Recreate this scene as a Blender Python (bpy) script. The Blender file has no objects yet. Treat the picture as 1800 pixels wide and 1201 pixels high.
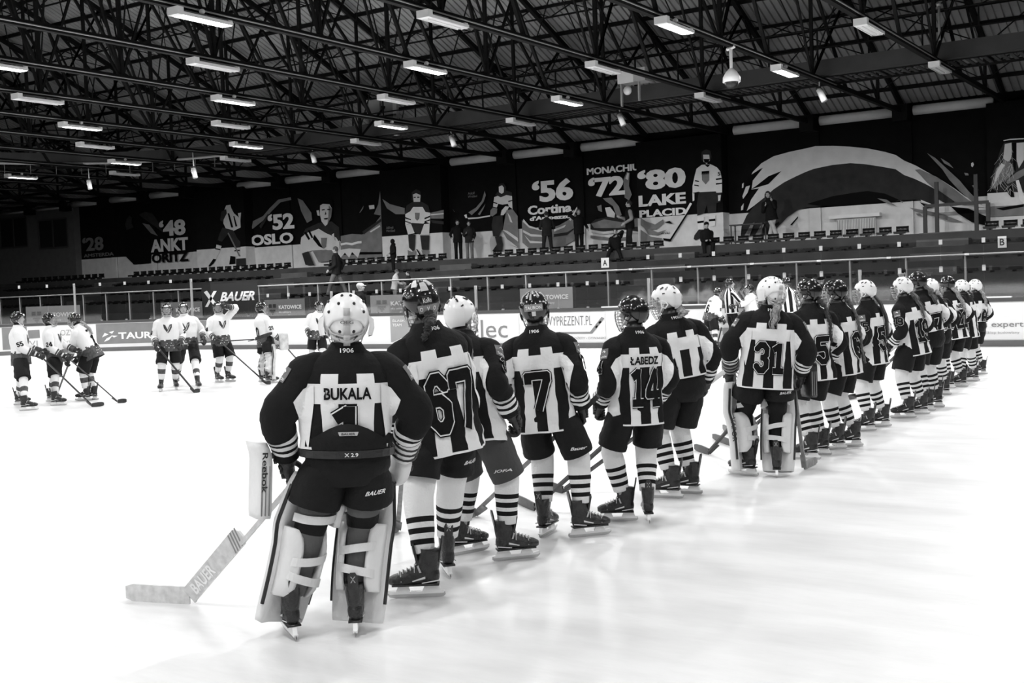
import bpy, math, random
from math import sin, cos, pi, radians, sqrt, atan2
from mathutils import Vector, Matrix, Euler, noise
from mathutils.bvhtree import BVHTree
from mathutils import geometry
random.seed(7)
S = bpy.context.scene
COL = S.collection

# ---------------------------------------------------------------- camera
FPX, CX, CY = 2046.0, 900.0, 600.5
RW = Matrix(((0.8363402932, 0.0060437200, 0.5481773320),
             (0.5469310961, 0.0590808031, -0.8350903154),
             (-0.0374338091, 0.9982349083, 0.0461061578)))
CAMP = Vector((0, 0, 1.72))
cam_d = bpy.data.cameras.new('camera'); cam_d.lens = FPX / 1800 * 36; cam_d.sensor_width = 36
cam_d.clip_end = 300; cam_d.clip_start = 0.05
cam = bpy.data.objects.new('camera', cam_d); COL.objects.link(cam)
cam.matrix_world = Matrix.Translation(CAMP) @ RW.to_4x4()
S.camera = cam
# ---------------------------------------------------------------- world and exposure
W = bpy.data.worlds.new('hall_air'); S.world = W; W.use_nodes = True
W.node_tree.nodes['Background'].inputs[0].default_value = (0.5, 0.5, 0.5, 1)
W.node_tree.nodes['Background'].inputs[1].default_value = 0.03
S.view_settings.view_transform = 'Standard'; S.view_settings.look = 'None'
S.view_settings.gamma = 1; S.view_settings.use_curve_mapping = False
S.view_settings.exposure = 0.6
S.cycles.max_bounces = 6; S.cycles.diffuse_bounces = 4; S.cycles.transparent_max_bounces = 24
S.cycles.sample_clamp_indirect = 4
LAMP_W = 150.0


def ray(px, py):
    return RW @ Vector((px - CX, CY - py, -FPX))
def ground(px, py, z=0.0):
    v = ray(px, py); return CAMP + v * ((z - CAMP.z) / v.z)
def at_y(px, py, y):
    v = ray(px, py); return CAMP + v * ((y - CAMP.y) / v.y)
def proj(p):
    v = RW.transposed() @ (Vector(p) - CAMP); return (CX + FPX * v.x / -v.z, CY - FPX * v.y / -v.z)
def height_at(G, top):
    lo, hi = 0.0, 4.0
    for _ in range(30):
        m = (lo + hi) / 2
        if proj(G + Vector((0, 0, m)))[1] < top: hi = m
        else: lo = m
    return lo

# ---------------------------------------------------------------- materials
MATS = {}
def mat(name, g, rough=0.6, bump=0.0, bscale=30.0, vary=0.0, vscale=3.0, metal=0.0, emit=0.0, spec=0.5, coat=0.0):
    if name in MATS: return MATS[name]
    m = bpy.data.materials.new(name); m.use_nodes = True
    nt = m.node_tree; b = nt.nodes['Principled BSDF']
    b.inputs['Base Color'].default_value = (g, g, g, 1)
    b.inputs['Roughness'].default_value = rough
    b.inputs['Metallic'].default_value = metal
    b.inputs['Specular IOR Level'].default_value = spec
    b.inputs['Coat Weight'].default_value = coat
    if emit:
        b.inputs['Emission Color'].default_value = (1, 1, 1, 1); b.inputs['Emission Strength'].default_value = emit
    tc = nt.nodes.new('ShaderNodeTexCoord')
    if bump:
        n = nt.nodes.new('ShaderNodeTexNoise'); n.inputs['Scale'].default_value = bscale; n.inputs['Detail'].default_value = 4
        nt.links.new(tc.outputs['Object'], n.inputs['Vector'])
        bp = nt.nodes.new('ShaderNodeBump'); bp.inputs['Strength'].default_value = bump; bp.inputs['Distance'].default_value = 0.02
        nt.links.new(n.outputs['Fac'], bp.inputs['Height']); nt.links.new(bp.outputs['Normal'], b.inputs['Normal'])
    n = nt.nodes.new('ShaderNodeTexNoise'); n.inputs['Scale'].default_value = vscale; n.inputs['Detail'].default_value = 5
    nt.links.new(tc.outputs['Object'], n.inputs['Vector'])
    r = nt.nodes.new('ShaderNodeValToRGB'); v = vary if vary else 0.04
    lo, hi = g * (1 - v), min(1, g * (1 + v))
    r.color_ramp.elements[0].position = 0.3; r.color_ramp.elements[1].position = 0.7
    r.color_ramp.elements[0].color = (lo, lo, lo, 1); r.color_ramp.elements[1].color = (hi, hi, hi, 1)
    nt.links.new(n.outputs['Fac'], r.inputs['Fac']); nt.links.new(r.outputs['Color'], b.inputs['Base Color'])
    MATS[name] = m
    return m

m_black = mat('jersey_black', 0.012, 0.8, 0.35, 30, 0.2, spec=.12)
m_white = mat('jersey_white', 0.80, 0.7, 0.2, 45, 0.03)
m_num = mat('number_black', 0.009, 0.8, 0.15, 40, spec=.1)
m_numw = mat('number_edge', 0.85, 0.6)
m_pants = mat('pants_black', 0.010, 0.65, 0.4, 22, 0.3, spec=.15)
m_pantsgrey = mat('pants_charcoal', 0.045, 0.7, 0.35, 22, 0.2)
m_sock = mat('sock_white', 0.78, 0.85, 0.35, 60, 0.05)
m_gloss = mat('helmet_black', 0.012, 0.16, 0.05, 12, 0.4, coat=0.5)
m_shell = mat('helmet_white', 0.86, 0.3, 0.02, 12, 0.02, coat=0.3)
m_cage = mat('cage_steel', 0.35, 0.3, metal=0.8)
m_skate = mat('skate_black', 0.018, 0.28, 0.35, 70, 0.6, 25)
m_hold = mat('skate_holder', 0.92, 0.35)
m_steel = mat('skate_steel', 0.55, 0.22, metal=1.0)
m_lace = mat('lace', 0.7, 0.8); m_laceb = mat('lace_black', 0.03, 0.8)
m_glove = mat('glove_black', 0.02, 0.5, 0.4, 40, 0.4)
m_skin = mat('skin', 0.42, 0.55, 0.1, 80, 0.06)
m_lip = mat('lip', 0.2, 0.5); m_eye = mat('eye_dark', 0.03, 0.2)
m_hairb = mat('hair_blond', 0.33, 0.5, 0.9, 160, 0.5, 60); m_hairm = mat('hair_brown', 0.10, 0.5, 0.9, 160, 0.5, 60)
m_haird = mat('hair_dark', 0.025, 0.5, 0.9, 160, 0.5, 60)
m_grey = mat('patch_grey', 0.13, 0.6); m_lgrey = mat('light_grey', 0.45, 0.6); m_mgrey = mat('mid_grey', 0.25, 0.6)
m_tight = mat('grey_tights', 0.10, 0.75, 0.2, 90, 0.1)
m_pad = mat('pad_white', 0.76, 0.4, 0.25, 25, 0.06); m_padk = mat('pad_black', 0.015, 0.35, 0.2, 30)
m_strap = mat('strap_white', 0.72, 0.6, 0.2, 60)
m_stickb = mat('stick_black', 0.03, 0.35, vary=0.5, vscale=20); m_stickw = mat('stick_pale', 0.62, 0.45, vary=0.15, vscale=25)
m_stickg = mat('stick_grey', 0.22, 0.4, vary=0.3, vscale=20)
m_steeld = mat('roof_steel', 0.008, 0.7, vary=0.3, spec=.15); m_deck = mat('roof_deck', 0.36, 0.6, 0.1, 4, 0.25, 0.6)
m_wall = mat('wall_black', 0.008, 0.9, 0.1, 3, 0.15, spec=.08); m_wallg = mat('wall_pale', 0.75, 0.7, vary=0.08)
m_paint = mat('mural_pale', 0.72, 0.7, vary=0.06); m_paintm = mat('mural_mid', 0.2, 0.7, vary=0.15)
m_paintd = mat('mural_dark', 0.035, 0.8, vary=0.2, spec=.1); m_paintk = mat('mural_black', 0.006, 0.9, spec=.08)
m_paintl = mat('mural_light', 0.85, 0.7, vary=0.06)
m_conc = mat('stand_concrete', 0.04, 0.8, 0.2, 6, 0.25, 1.5); m_conc2 = mat('stair_concrete', 0.085, 0.8, 0.2, 6, 0.25, 1.5)
m_seat = mat('seat_black', 0.01, 0.25)
m_rail = mat('rail_steel', 0.33, 0.4, metal=0.3)
m_lampw = mat('lamp_white', 0.88, 0.4); m_tube = mat('tube_lit', 0.9, 0.4, emit=9.0); m_tubeoff = mat('tube_unlit', 0.75, 0.3)
m_box = mat('duct_grey', 0.045, 0.5, vary=0.15)
m_board = mat('board_white', 0.74, 0.35, vary=0.02, vscale=1); m_boardg = mat('board_grey', 0.2, 0.35, vary=0.08)
m_kick = mat('board_kick', 0.13, 0.45, vary=0.1); m_cap = mat('board_cap', 0.06, 0.4); m_adg = mat('advert_grey', 0.32, 0.5)
m_adw = mat('advert_white', 0.8, 0.5); m_adk = mat('advert_black', 0.02, 0.5)

# ---------------------------------------------------------------- mesh building
class MB:
    def __init__(s): s.v = []; s.f = []; s.m = []; s.mats = []
    def mi(s, m):
        if m not in s.mats: s.mats.append(m)
        return s.mats.index(m)
    def face(s, idx, m): s.f.append(tuple(idx)); s.m.append(s.mi(m))
    def add(s, vs, fs, m):
        o = len(s.v); s.v += [Vector(v) for v in vs]
        for f in fs: s.face([o + i for i in f], m)
        return o
    def box(s, c, d, m, rot=None):
        x, y, z = d[0] / 2, d[1] / 2, d[2] / 2
        vs = [Vector((sx * x, sy * y, sz * z)) for sz in (-1, 1) for sx, sy in ((-1, -1), (1, -1), (1, 1), (-1, 1))]
        if rot is not None: vs = [rot @ v for v in vs]
        s.add([v + Vector(c) for v in vs], [(3, 2, 1, 0), (4, 5, 6, 7), (0, 1, 5, 4), (1, 2, 6, 5), (2, 3, 7, 6), (3, 0, 4, 7)], m)
    def bbox(s, x0, x1, y0, y1, z0, z1, m): s.box(((x0 + x1) / 2, (y0 + y1) / 2, (z0 + z1) / 2), (x1 - x0, y1 - y0, z1 - z0), m)
    def bar(s, a, b, w, h, m, up=(0, 0, 1)):
        a, b = Vector(a), Vector(b); d = b - a; L = d.length
        if L < 1e-6: return
        z = d / L; u = Vector(up)
        if abs(z.dot(u)) > 0.98: u = Vector((0, 1, 0))
        x = z.cross(u).normalized(); y = x.cross(z)
        s.box((a + b) / 2, (w, h, L), m, Matrix((x, y, z)).transposed())
    def rings(s, rings, m, cap=True, closed=True, mf=None):
        """loft equal-length rings; mf(row, col) may choose the material"""
        o = len(s.v); n = len(rings[0])
        for r in rings: s.v += [Vector(p) for p in r]
        for i in range(len(rings) - 1):
            for j in range(n if closed else n - 1):
                k = (j + 1) % n
                s.face((o + i * n + j, o + i * n + k, o + (i + 1) * n + k, o + (i + 1) * n + j), mf(i, j) if mf else m)
        if cap and closed:
            s.face([o + j for j in range(n)][::-1], mf(0, 0) if mf else m)
            e = o + (len(rings) - 1) * n; s.face([e + j for j in range(n)], mf(len(rings) - 2, 0) if mf else m)
    def tube(s, pts, r, m, n=8, cap=True, flat=1.0, up=(0, 0, 1), mf=None):
        """tube through pts, r a number or a list of numbers or (a, b) pairs"""
        pts = [Vector(p) for p in pts]; k = len(pts); rings = []
        rr = r if isinstance(r, (list, tuple)) else [r] * k
        px = None
        for i in range(k):
            t = (pts[min(i + 1, k - 1)] - pts[max(i - 1, 0)]).normalized()
            if px is None:
                u = Vector(up)
                if abs(t.dot(u)) > 0.95: u = Vector((0, 1, 0))
                px = u.cross(t).normalized()
            else: px = (px - t * px.dot(t)).normalized()
            py = t.cross(px)
            ra, rb = rr[i] if isinstance(rr[i], (list, tuple)) else (rr[i], rr[i] * flat)
            rings.append([pts[i] + px * (ra * cos(2 * pi * j / n)) + py * (rb * sin(2 * pi * j / n)) for j in range(n)])
        s.rings(rings, m, cap, mf=mf)
    def ball(s, c, r, m, nu=12, nv=8, rot=None):
        c = Vector(c); r = (r, r, r) if not isinstance(r, (tuple, list)) else r; rings = []
        for i in range(nv + 1):
            a = pi * (i + 0.02 if i == 0 else (i - 0.02 if i == nv else i)) / nv
            rg = [Vector((r[0] * sin(a) * cos(2 * pi * j / nu), r[1] * sin(a) * sin(2 * pi * j / nu), -r[2] * cos(a))) for j in range(nu)]
            rings.append([c + (rot @ p if rot else p) for p in rg])
        s.rings(rings, m)
    def prism(s, poly, t, m, fr):
        """extrude 2d poly by thickness t; fr(u, v, w) -> 3d"""
        n = len(poly)
        vs = [fr(u, v, -t / 2) for u, v in poly] + [fr(u, v, t / 2) for u, v in poly]
        s.add(vs, [tuple(range(n))[::-1], tuple(range(n, 2 * n))] + [(i, (i + 1) % n, n + (i + 1) % n, n + i) for i in range(n)], m)
    def mesh(s, name, smooth=False):
        me = bpy.data.meshes.new(name); me.from_pydata([tuple(v) for v in s.v], [], s.f)
        for m in s.mats: me.materials.append(m)
        me.polygons.foreach_set('material_index', s.m)
        if smooth: me.polygons.foreach_set('use_smooth', [True] * len(s.f))
        me.update(); return me
    def build(s, name, parent=None, smooth=False, loc=None):
        o = bpy.data.objects.new(name, s.mesh(name, smooth)); COL.objects.link(o)
        if parent is not None: o.parent = parent
        if loc is not None: o.location = loc
        return o
def inst(name, me, parent=None, loc=None, rot=None, scale=None, matrix=None):
    o = bpy.data.objects.new(name, me); COL.objects.link(o)
    if parent is not None: o.parent = parent
    if matrix is not None: o.matrix_local = matrix
    if loc is not None: o.location = loc
    if rot is not None: o.rotation_euler = rot
    if scale is not None: o.scale = (scale,) * 3 if isinstance(scale, (int, float)) else scale
    return o
def tag(o, label, cat=None, group=None, kind=None):
    if label: o['label'] = label
    if cat: o['category'] = cat
    if group: o['group'] = group
    if kind: o['kind'] = kind
    return o
def empty(name, loc=(0, 0, 0), rz=0.0):
    o = bpy.data.objects.new(name, None); COL.objects.link(o); o.location = loc; o.rotation_euler = (0, 0, rz); o.empty_display_size = 0.1
    return o
def struct(o): o['kind'] = 'structure'; return o
def copy_tree(o, parent=None):
    c = o.copy(); COL.objects.link(c)
    if parent: c.parent = parent
    for ch in list(o.children): copy_tree(ch, c)
    return c

# ---------------------------------------------------------------- lettering
_TX = {}
def text2d(s, bold=0.0, shear=0.0, space=1.0):
    """text as flat triangles in a unit box: (verts, faces, aspect)"""
    k = (s, bold, shear, space)
    if k in _TX: return _TX[k]
    c = bpy.data.curves.new('t', 'FONT'); c.body = s; c.offset = bold; c.shear = shear; c.space_character = space; c.resolution_u = 3
    o = bpy.data.objects.new('t', c); COL.objects.link(o)
    dg = bpy.context.evaluated_depsgraph_get(); me = o.evaluated_get(dg).to_mesh()
    vs = [(v.co.x, v.co.y) for v in me.vertices]; fs = [tuple(p.vertices) for p in me.polygons]
    o.evaluated_get(dg).to_mesh_clear(); bpy.data.objects.remove(o); bpy.data.curves.remove(c)
    x0 = min(v[0] for v in vs); x1 = max(v[0] for v in vs); y0 = min(v[1] for v in vs); y1 = max(v[1] for v in vs)
    r = ([((x - x0) / (x1 - x0), (y - y0) / (y1 - y0)) for x, y in vs], fs, (x1 - x0) / (y1 - y0))
    _TX[k] = r; return r
def put_text(mb, s, m, fr, bold=0.0, shear=0.0, space=1.0):
    """fr(u, v) maps the unit box to 3d"""
    vs, fs, _ = text2d(s, bold, shear, space); mb.add([fr(u, v) for u, v in vs], fs, m)
def wall_text(mb, s, m, y, x0, x1, yt, yb, bold=0.02, shear=0.0, slope=None):
    """lettering on a plane Y = y whose box spans the given photo extents (left-bottom to right-top)"""
    a = at_y(x0, yb, y); b = at_y(x1, yt, y)
    X0, X1 = a.x, b.x
    z1 = at_y(x0, yt + (slope or 0), y).z; Z0 = a.z; Z1 = b.z if slope is None else z1
    for i_, k in enumerate((0, -.03, .03) if bold > .025 else (0,)):
        put_text(mb, s, m, lambda u, v: Vector((X0 + (X1 - X0) * u + k * (Z1 - Z0), y - .006 * i_, Z0 + (Z1 - Z0) * v)), bold, shear)
def paint(mb, pts, m, y):
    """flat painted shape on the plane Y = y, corners traced in photo pixels"""
    P = [at_y(px, py, y) for px, py in pts]
    tr = geometry.tessellate_polygon([[Vector((p.x, p.z, 0)) for p in P]])
    mb.add(P, [tuple(t) for t in tr], m)
def Zm(x0, y0, sc):
    return lambda *c: [(x0 + c[i] / sc, y0 + c[i + 1] / sc) for i in range(0, len(c), 2)]
# ================================================================ THE HALL
YB = 27.7                    # inner face of the far boards
YW = 41.7                    # back wall
TR = [-7.4 - 3.27 * n for n in range(-4, 18)]      # truss positions along X

# ---- ice
def ice_material():
    m = bpy.data.materials.new('ice'); m.use_nodes = True; nt = m.node_tree; b = nt.nodes['Principled BSDF']
    tc = nt.nodes.new('ShaderNodeTexCoord'); mp = nt.nodes.new('ShaderNodeMapping')
    mp.inputs['Scale'].default_value = (1, 3.5, 1); mp.inputs['Rotation'].default_value = (0, 0, 0.5)
    nt.links.new(tc.outputs['Object'], mp.inputs['Vector'])
    n = nt.nodes.new('ShaderNodeTexNoise'); n.inputs['Scale'].default_value = 0.8; n.inputs['Detail'].default_value = 9; n.inputs['Roughness'].default_value = 0.65
    nt.links.new(mp.outputs[0], n.inputs['Vector'])
    r = nt.nodes.new('ShaderNodeValToRGB'); r.color_ramp.elements[0].position = 0.25; r.color_ramp.elements[1].position = 0.6
    r.color_ramp.elements[0].color = (0.64, 0.64, 0.64, 1); r.color_ramp.elements[1].color = (0.77, 0.77, 0.77, 1)
    nt.links.new(n.outputs['Fac'], r.inputs['Fac']); nt.links.new(r.outputs['Color'], b.inputs['Base Color'])
    r2 = nt.nodes.new('ShaderNodeMapRange'); r2.inputs['To Min'].default_value = 0.3; r2.inputs['To Max'].default_value = 0.6
    nt.links.new(n.outputs['Fac'], r2.inputs['Value']); nt.links.new(r2.outputs[0], b.inputs['Roughness'])
    # skate scratches
    v = nt.nodes.new('ShaderNodeTexNoise'); v.inputs['Scale'].default_value = 5; v.inputs['Detail'].default_value = 8; v.inputs['Distortion'].default_value = 1.5
    nt.links.new(mp.outputs[0], v.inputs['Vector'])
    bp = nt.nodes.new('ShaderNodeBump'); bp.inputs['Strength'].default_value = 0.15; bp.inputs['Distance'].default_value = 0.01
    nt.links.new(v.outputs['Fac'], bp.inputs['Height']); nt.links.new(bp.outputs[0], b.inputs['Normal'])
    return m
R_ = 8.5; XL, XR, YN = -39.4, 20.0, -3.0
def corner(cx, cy, a0, a1, n=14, r=R_): return [(cx + r * cos(a0 + (a1 - a0) * i / n), cy + r * sin(a0 + (a1 - a0) * i / n)) for i in range(n + 1)]
outl = corner(XR - R_, YB - R_, 0, pi / 2) + corner(XL + R_, YB - R_, pi / 2, pi) + corner(XL + R_, YN + R_, pi, 1.5 * pi) + corner(XR - R_, YN + R_, 1.5 * pi, 2 * pi)
mb = MB(); mb.add([(x, y, 0) for x, y in outl], [tuple(range(len(outl)))], ice_material())
ice = struct(mb.build('floor')); ice['label'] = 'scratched white ice of the rink'
mb = MB(); mb.bbox(-64, 26, -17, YW + 1, -0.3, -0.02, mat('floor_rubber', 0.05, 0.8)); struct(mb.build('floor.001'))

# ---- dasher boards
pathp = [(16 - i * 46.9 / 40, YB) for i in range(40)] + corner(XL + R_, YB - R_, pi / 2, pi, 24) + [(XL, YB - R_ - 1 - i) for i in range(12)]
pl = [0.0]
for a, b in zip(pathp, pathp[1:]): pl.append(pl[-1] + math.dist(a, b))
def path_at(s, off=0.0):
    """point and outward normal on the boards' line"""
    for i in range(len(pl) - 1):
        if s <= pl[i + 1] or i == len(pl) - 2:
            t = (s - pl[i]) / (pl[i + 1] - pl[i]); a, b = Vector(pathp[i]), Vector(pathp[i + 1]); p = a + (b - a) * t
            d = (b - a).normalized(); n = Vector((d.y, -d.x)); return p + n * off, n
def path_s(px):
    v = ray(px, 560); best = None
    for i in range(len(pl) - 1):
        a, b = Vector(pathp[i]), Vector(pathp[i + 1]); ca = a.x * v.y - a.y * v.x; cb = b.x * v.y - b.y * v.x
        if ca * cb <= 0 and ca != cb:
            t = ca / (ca - cb); s = pl[i] + t * (pl[i + 1] - pl[i])
            if best is None: best = s
    return best
def sweep(prof, m, s0=0.0, s1=None, step=0.6, name='sweep', parent=None, smooth=False):
    """prof: (offset outward, z) corners of a closed section"""
    s1 = s1 or pl[-1]; n = max(2, int((s1 - s0) / step)); rg = []
    for i in range(n + 1):
        s = s0 + (s1 - s0) * i / n; rg.append([Vector((*path_at(s, o)[0], z)) for o, z in prof])
    mb = MB(); mb.rings(rg, m); return mb.build(name, parent, smooth)
# path runs right to left; outward normal (away from the ice) must point to +Y on the straight
_n = path_at(5)[1]; SG = 1 if _n.y > 0 else -1
boards = empty('rink_boards', (0, YB, 0))
tag(boards, 'long white dasher boards with dark cap running around the far side of the ice', 'boards')
def on_boards(o): o.parent = boards; o.location = (0, -YB, 0); return o
on_boards(sweep([(0, 0.13), (0, 1.0), (SG * .1, 1.0), (SG * .1, 0.0), (SG * 0.001, 0.0)], m_board, name='board_panel'))
k = on_boards(sweep([(-SG * .012, 0.0), (-SG * .012, 0.14), (SG * .002, 0.14), (SG * .002, 0.0)], m_kick, name='kick_plate'))
k = on_boards(sweep([(-SG * .02, 1.0), (-SG * .02, 1.09), (SG * .14, 1.09), (SG * .14, 1.0)], m_cap, name='cap_rail'))
def bz(px, py):
    """height on the boards under a photo pixel"""
    s = path_s(px); p = path_at(s)[0]; v = ray(px, py); t = sqrt(p.x ** 2 + p.y ** 2) / sqrt(v.x ** 2 + v.y ** 2); return CAMP.z + v.z * t
def board_fr(x0, x1, z0, z1, off=0.006):
    s0, s1 = path_s(x0), path_s(x1)
    def fr(u, v):
        p = path_at(s0 + (s1 - s0) * u, -SG * off)[0]; return Vector((p.x, p.y, z0 + (z1 - z0) * v))
    return fr
def advert(name, x0, x1, z0, z1, m, texts, shapes=()):
    mb = MB(); fr = board_fr(x0, x1, z0, z1, .012); n = 40
    o = len(mb.v)
    for i in range(n + 1): mb.v += [fr(i / n, 0), fr(i / n, 1)]
    for i in range(n): mb.face((o + 2 * i, o + 2 * i + 2, o + 2 * i + 3, o + 2 * i + 1), m)
    for t, a, b, c, d, mm, bold, sh in texts: put_text(mb, t, mm, board_fr(a, b, c, d, .022), bold, sh)
    for poly, mm in shapes:
        fr2 = board_fr(poly[0][0], poly[0][0] + 10, 0, 1, .009)
        P = []
        for px, z in poly:
            q = path_at(path_s(px), -SG * .022)[0]; P.append(Vector((q.x, q.y, z)))
        tr = geometry.tessellate_polygon([[Vector((i[0], i[1] * 60, 0)) for i in poly]]); mb.add(P, [tuple(t) for t in tr], mm)
    return on_boards(mb.build(name))
advert('advertising_panel', 168, 398, .26, .98, m_boardg, [('TAURON', 207, 297, .42, .66, m_adw, .03, 0)],
       [([(178, .50), (190, .60), (183, .66)], m_adw), ([(186, .46), (197, .56), (190, .40), (181, .34)], m_adw), ([(190, .68), (200, .72), (196, .62)], m_adw), ([(194, .56), (206, .54), (199, .48)], m_adw)])['label'] = 'grey panel with white company lettering'
advert('advertising_panel', 46, 168, .2, .98, m_board, [('ŚLĄSK', 38, 68, .62, .80, m_adw, .03, 0), ('ROZWI.K', 98, 148, .62, .82, m_adg, 0, 0), ('WI', 40, 64, .28, .48, m_adg, 0, 0), ('MONTAŻ', 93, 137, .28, .48, m_adg, 0, 0)],
       [([(48, .56), (68.5, .57), (68.5, .86), (48, .85)], m_boardg)])
advert('advertising_panel', 2, 46, .2, .98, m_boardg, [])
advert('advertising_panel', 686, 742, .2, .98, mat('advert_panel_grey', .3, .4), [('ŚLĄSK', 690, 712, .8, .9, m_adw, 0, 0), ('TEAM', 690, 706, .68, .76, m_adw, 0, 0)], [([(690, .2), (742, .6), (742, .2)], m_board)])
advert('advertising_panel', 744, 912, .16, .98, m_board, [('accelec', 766, 892, .3, .82, mat('advert_mid', .2, .5), .0, 0)])
advert('advertising_panel', 914, 1064, .16, .98, m_board,
       [('NOWYPREZENT.PL', 942, 1041, .62, .88, mat('advert_dark', .13, .5), -.01, 0), ('GADŻETY - DYWANIKI', 1001, 1064, .24, .32, m_adg, 0, 0)],
       [([(985, .44), (1037, .44), (1058, .84), (1063, .80), (1041, .39), (985, .39)], mat('advert_mid', .2, .5)),
        ([(1046, .56), (1049, .62), (1052, .60), (1049, .54)], m_board), ([(1052, .68), (1055, .74), (1058, .71), (1055, .65)], m_board)])
advert('advertising_panel', 1240, 1345, .16, .98, m_board, [], [([(1262, .62), (1272, .62), (1272, .82), (1262, .82)], m_adg), ([(1276, .62), (1286, .62), (1286, .82), (1276, .82)], m_adg), ([(1296, .62), (1304, .62), (1304, .82), (1296, .82)], m_adg),
       ([(1262, .5), (1306, .5), (1306, .42), (1296, .42), (1296, .32), (1286, .32), (1286, .24), (1280, .24), (1280, .32), (1270, .32), (1270, .42), (1262, .42)], m_adg)])
advert('advertising_panel', 1600, 1810, .16, .98, m_board, [('systems expert.pl', 1672, 1818, .40, .56, m_boardg, .01, 0), ('Twój Sklep budowlany', 1712, 1792, .27, .34, m_adg, 0, 0)],
       [([(1700, .66), (1728, .9), (1744, .66)], m_adg)])

mb = MB(); mb.bbox(XL + R_, XR - R_, YN - .1, YN, .14, 1.0, m_board); nb = empty('rink_boards', (0, YN, 0)); o = mb.build('board_panel', nb); o.location = (0, -YN, 0)
mb = MB(); mb.bbox(XL + R_, XR - R_, YN - .14, YN + .02, 1.0, 1.09, m_cap); o = mb.build('cap_rail', nb); o.location = (0, -YN, 0)
mb = MB(); mb.bbox(XL + R_, XR - R_, YN - .1, YN + .012, 0, .14, m_kick); o = mb.build('kick_plate', nb); o.location = (0, -YN, 0)
tag(nb, 'white dasher boards along the near side of the rink', 'boards')
# ---- glass above the boards
def glass_material():
    m = bpy.data.materials.new('clear_glass'); m.use_nodes = True; nt = m.node_tree; nt.nodes.clear()
    out = nt.nodes.new('ShaderNodeOutputMaterial'); mx = nt.nodes.new('ShaderNodeMixShader'); t = nt.nodes.new('ShaderNodeBsdfTransparent'); g = nt.nodes.new('ShaderNodeBsdfGlossy')
    t.inputs[0].default_value = (0.93, 0.93, 0.93, 1); g.inputs['Roughness'].default_value = 0.04; g.inputs['Color'].default_value = (.8, .8, .8, 1)
    tc = nt.nodes.new('ShaderNodeTexCoord'); n = nt.nodes.new('ShaderNodeTexNoise'); n.inputs['Scale'].default_value = 2.0
    mr = nt.nodes.new('ShaderNodeMapRange'); mr.inputs['To Min'].default_value = 0.09; mr.inputs['To Max'].default_value = 0.15
    nt.links.new(tc.outputs['Object'], n.inputs['Vector']); nt.links.new(n.outputs['Fac'], mr.inputs['Value']); nt.links.new(mr.outputs[0], mx.inputs[0])
    nt.links.new(t.outputs[0], mx.inputs[1]); nt.links.new(g.outputs[0], mx.inputs[2]); nt.links.new(mx.outputs[0], out.inputs[0]); return m
m_glass = glass_material()
def pane_mesh(w, h):
    mb = MB(); mb.bbox(-w / 2 + .006, w / 2 - .006, -.005, .005, 0, h, m_glass); return mb.mesh('glass_pane')
m_clip = mat('clip_pale', .45, .5)
def clip_mesh(h):
    mb = MB(); mb.bbox(-.035, .035, -.02, .02, h - .08, h + .03, m_clip); mb.bbox(-.03, .03, -.03, .03, 0, .04, m_rail); return mb.mesh('clip')
GP = .93
pm = {h: (pane_mesh(GP, h), clip_mesh(h)) for h in (.70, 1.33, .62)}
def panes(s0, s1, h, z, label, group, post_every=0):
    s = s0; i = 0
    while s < s1:
        p, n = path_at(s + GP / 2, SG * .05); a = atan2(n.y, n.x) - pi / 2
        o = inst('glass_pane', pm[h][0], loc=(p.x, p.y, z), rot=(0, 0, a)); tag(o, label, 'glass', group)
        inst('clip', pm[h][1], o, loc=(GP / 2, 0, 0))
        if post_every and i % post_every == 0:
            mb = MB(); mb.bbox(-.03, .03, -.03, .03, 0, h, m_rail); mb.build('stanchion', o, loc=(-GP / 2, 0, 0))
        s += GP; i += 1
sA, sB, sC = path_s(1107), path_s(392), path_s(4)
panes(1.0, sB - .3, .70, 1.09, 'low clear glass pane standing on the cap of the far straight boards', 'low glass panes on the far boards', 6)
panes(1.0, sA, .62, 1.80, 'upper clear glass pane above the low panes in front of the benches', 'upper glass panes at the benches')
panes(sB + .6, sC + 3, 1.33, 1.09, 'tall clear glass pane on the curved boards at the left corner', 'tall glass panes at the corner', 5)
for x0, y0, x1, y1, w in ((1058, 541, 1240, 537, 'left, longer'), (1733, 523, 1778, 521, 'right, shorter')):
    mb = MB(); a, b = at_y(x0, y0, YB), at_y(x1, y1, YB); mb.bbox(a.x, b.x, YB - .04, YB + .1, 1.09, 1.12, m_strap); tag(mb.build('gate_strip'), 'white strip lying on the dark cap of the boards, the %s one' % w, 'strip')

# ---- stands
def tier(k): return 39.5 - .85 * k, 3.06 - .445 * k      # front edge Y of the seat row, tread height
st = MB(); YF = 34.2
for k in range(7):
    y, z = tier(k); yb = YW if k == 0 else tier(k - 1)[0] - .45
    st.bbox(-64, 8, y - .45, yb + .01, 0 if k == 6 else z - .56, z - .08, m_conc)
stand = st.build('grandstand'); tag(stand, 'grey stepped concrete grandstand rising behind the far boards', 'grandstand')
AIS = [-8.85, -18.2, -28.0, -37.0, -50.3]
for ax in AIS:
    mb = MB()
    for k in range(6):
        y, z = tier(k); mb.bbox(ax - .8, ax + .8, y - .85, y - .45, z - .54, z - .30, m_conc2)
        mb.bbox(ax - .8, ax + .8, y - .46, y - .30, z - .10, z - .07, m_conc2)
    mb.build('stair', stand)
seat = MB(); seat.bbox(-.21, .21, -.2, .2, .02, .06, m_seat); seat.bbox(-.19, .19, -.24, -.19, -.02, .05, m_seat); seat.bbox(-.04, .04, -.1, .15, -.06, .03, m_seat)
seat_me = seat.mesh('seat_base')
back = MB(); rg = []
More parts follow.
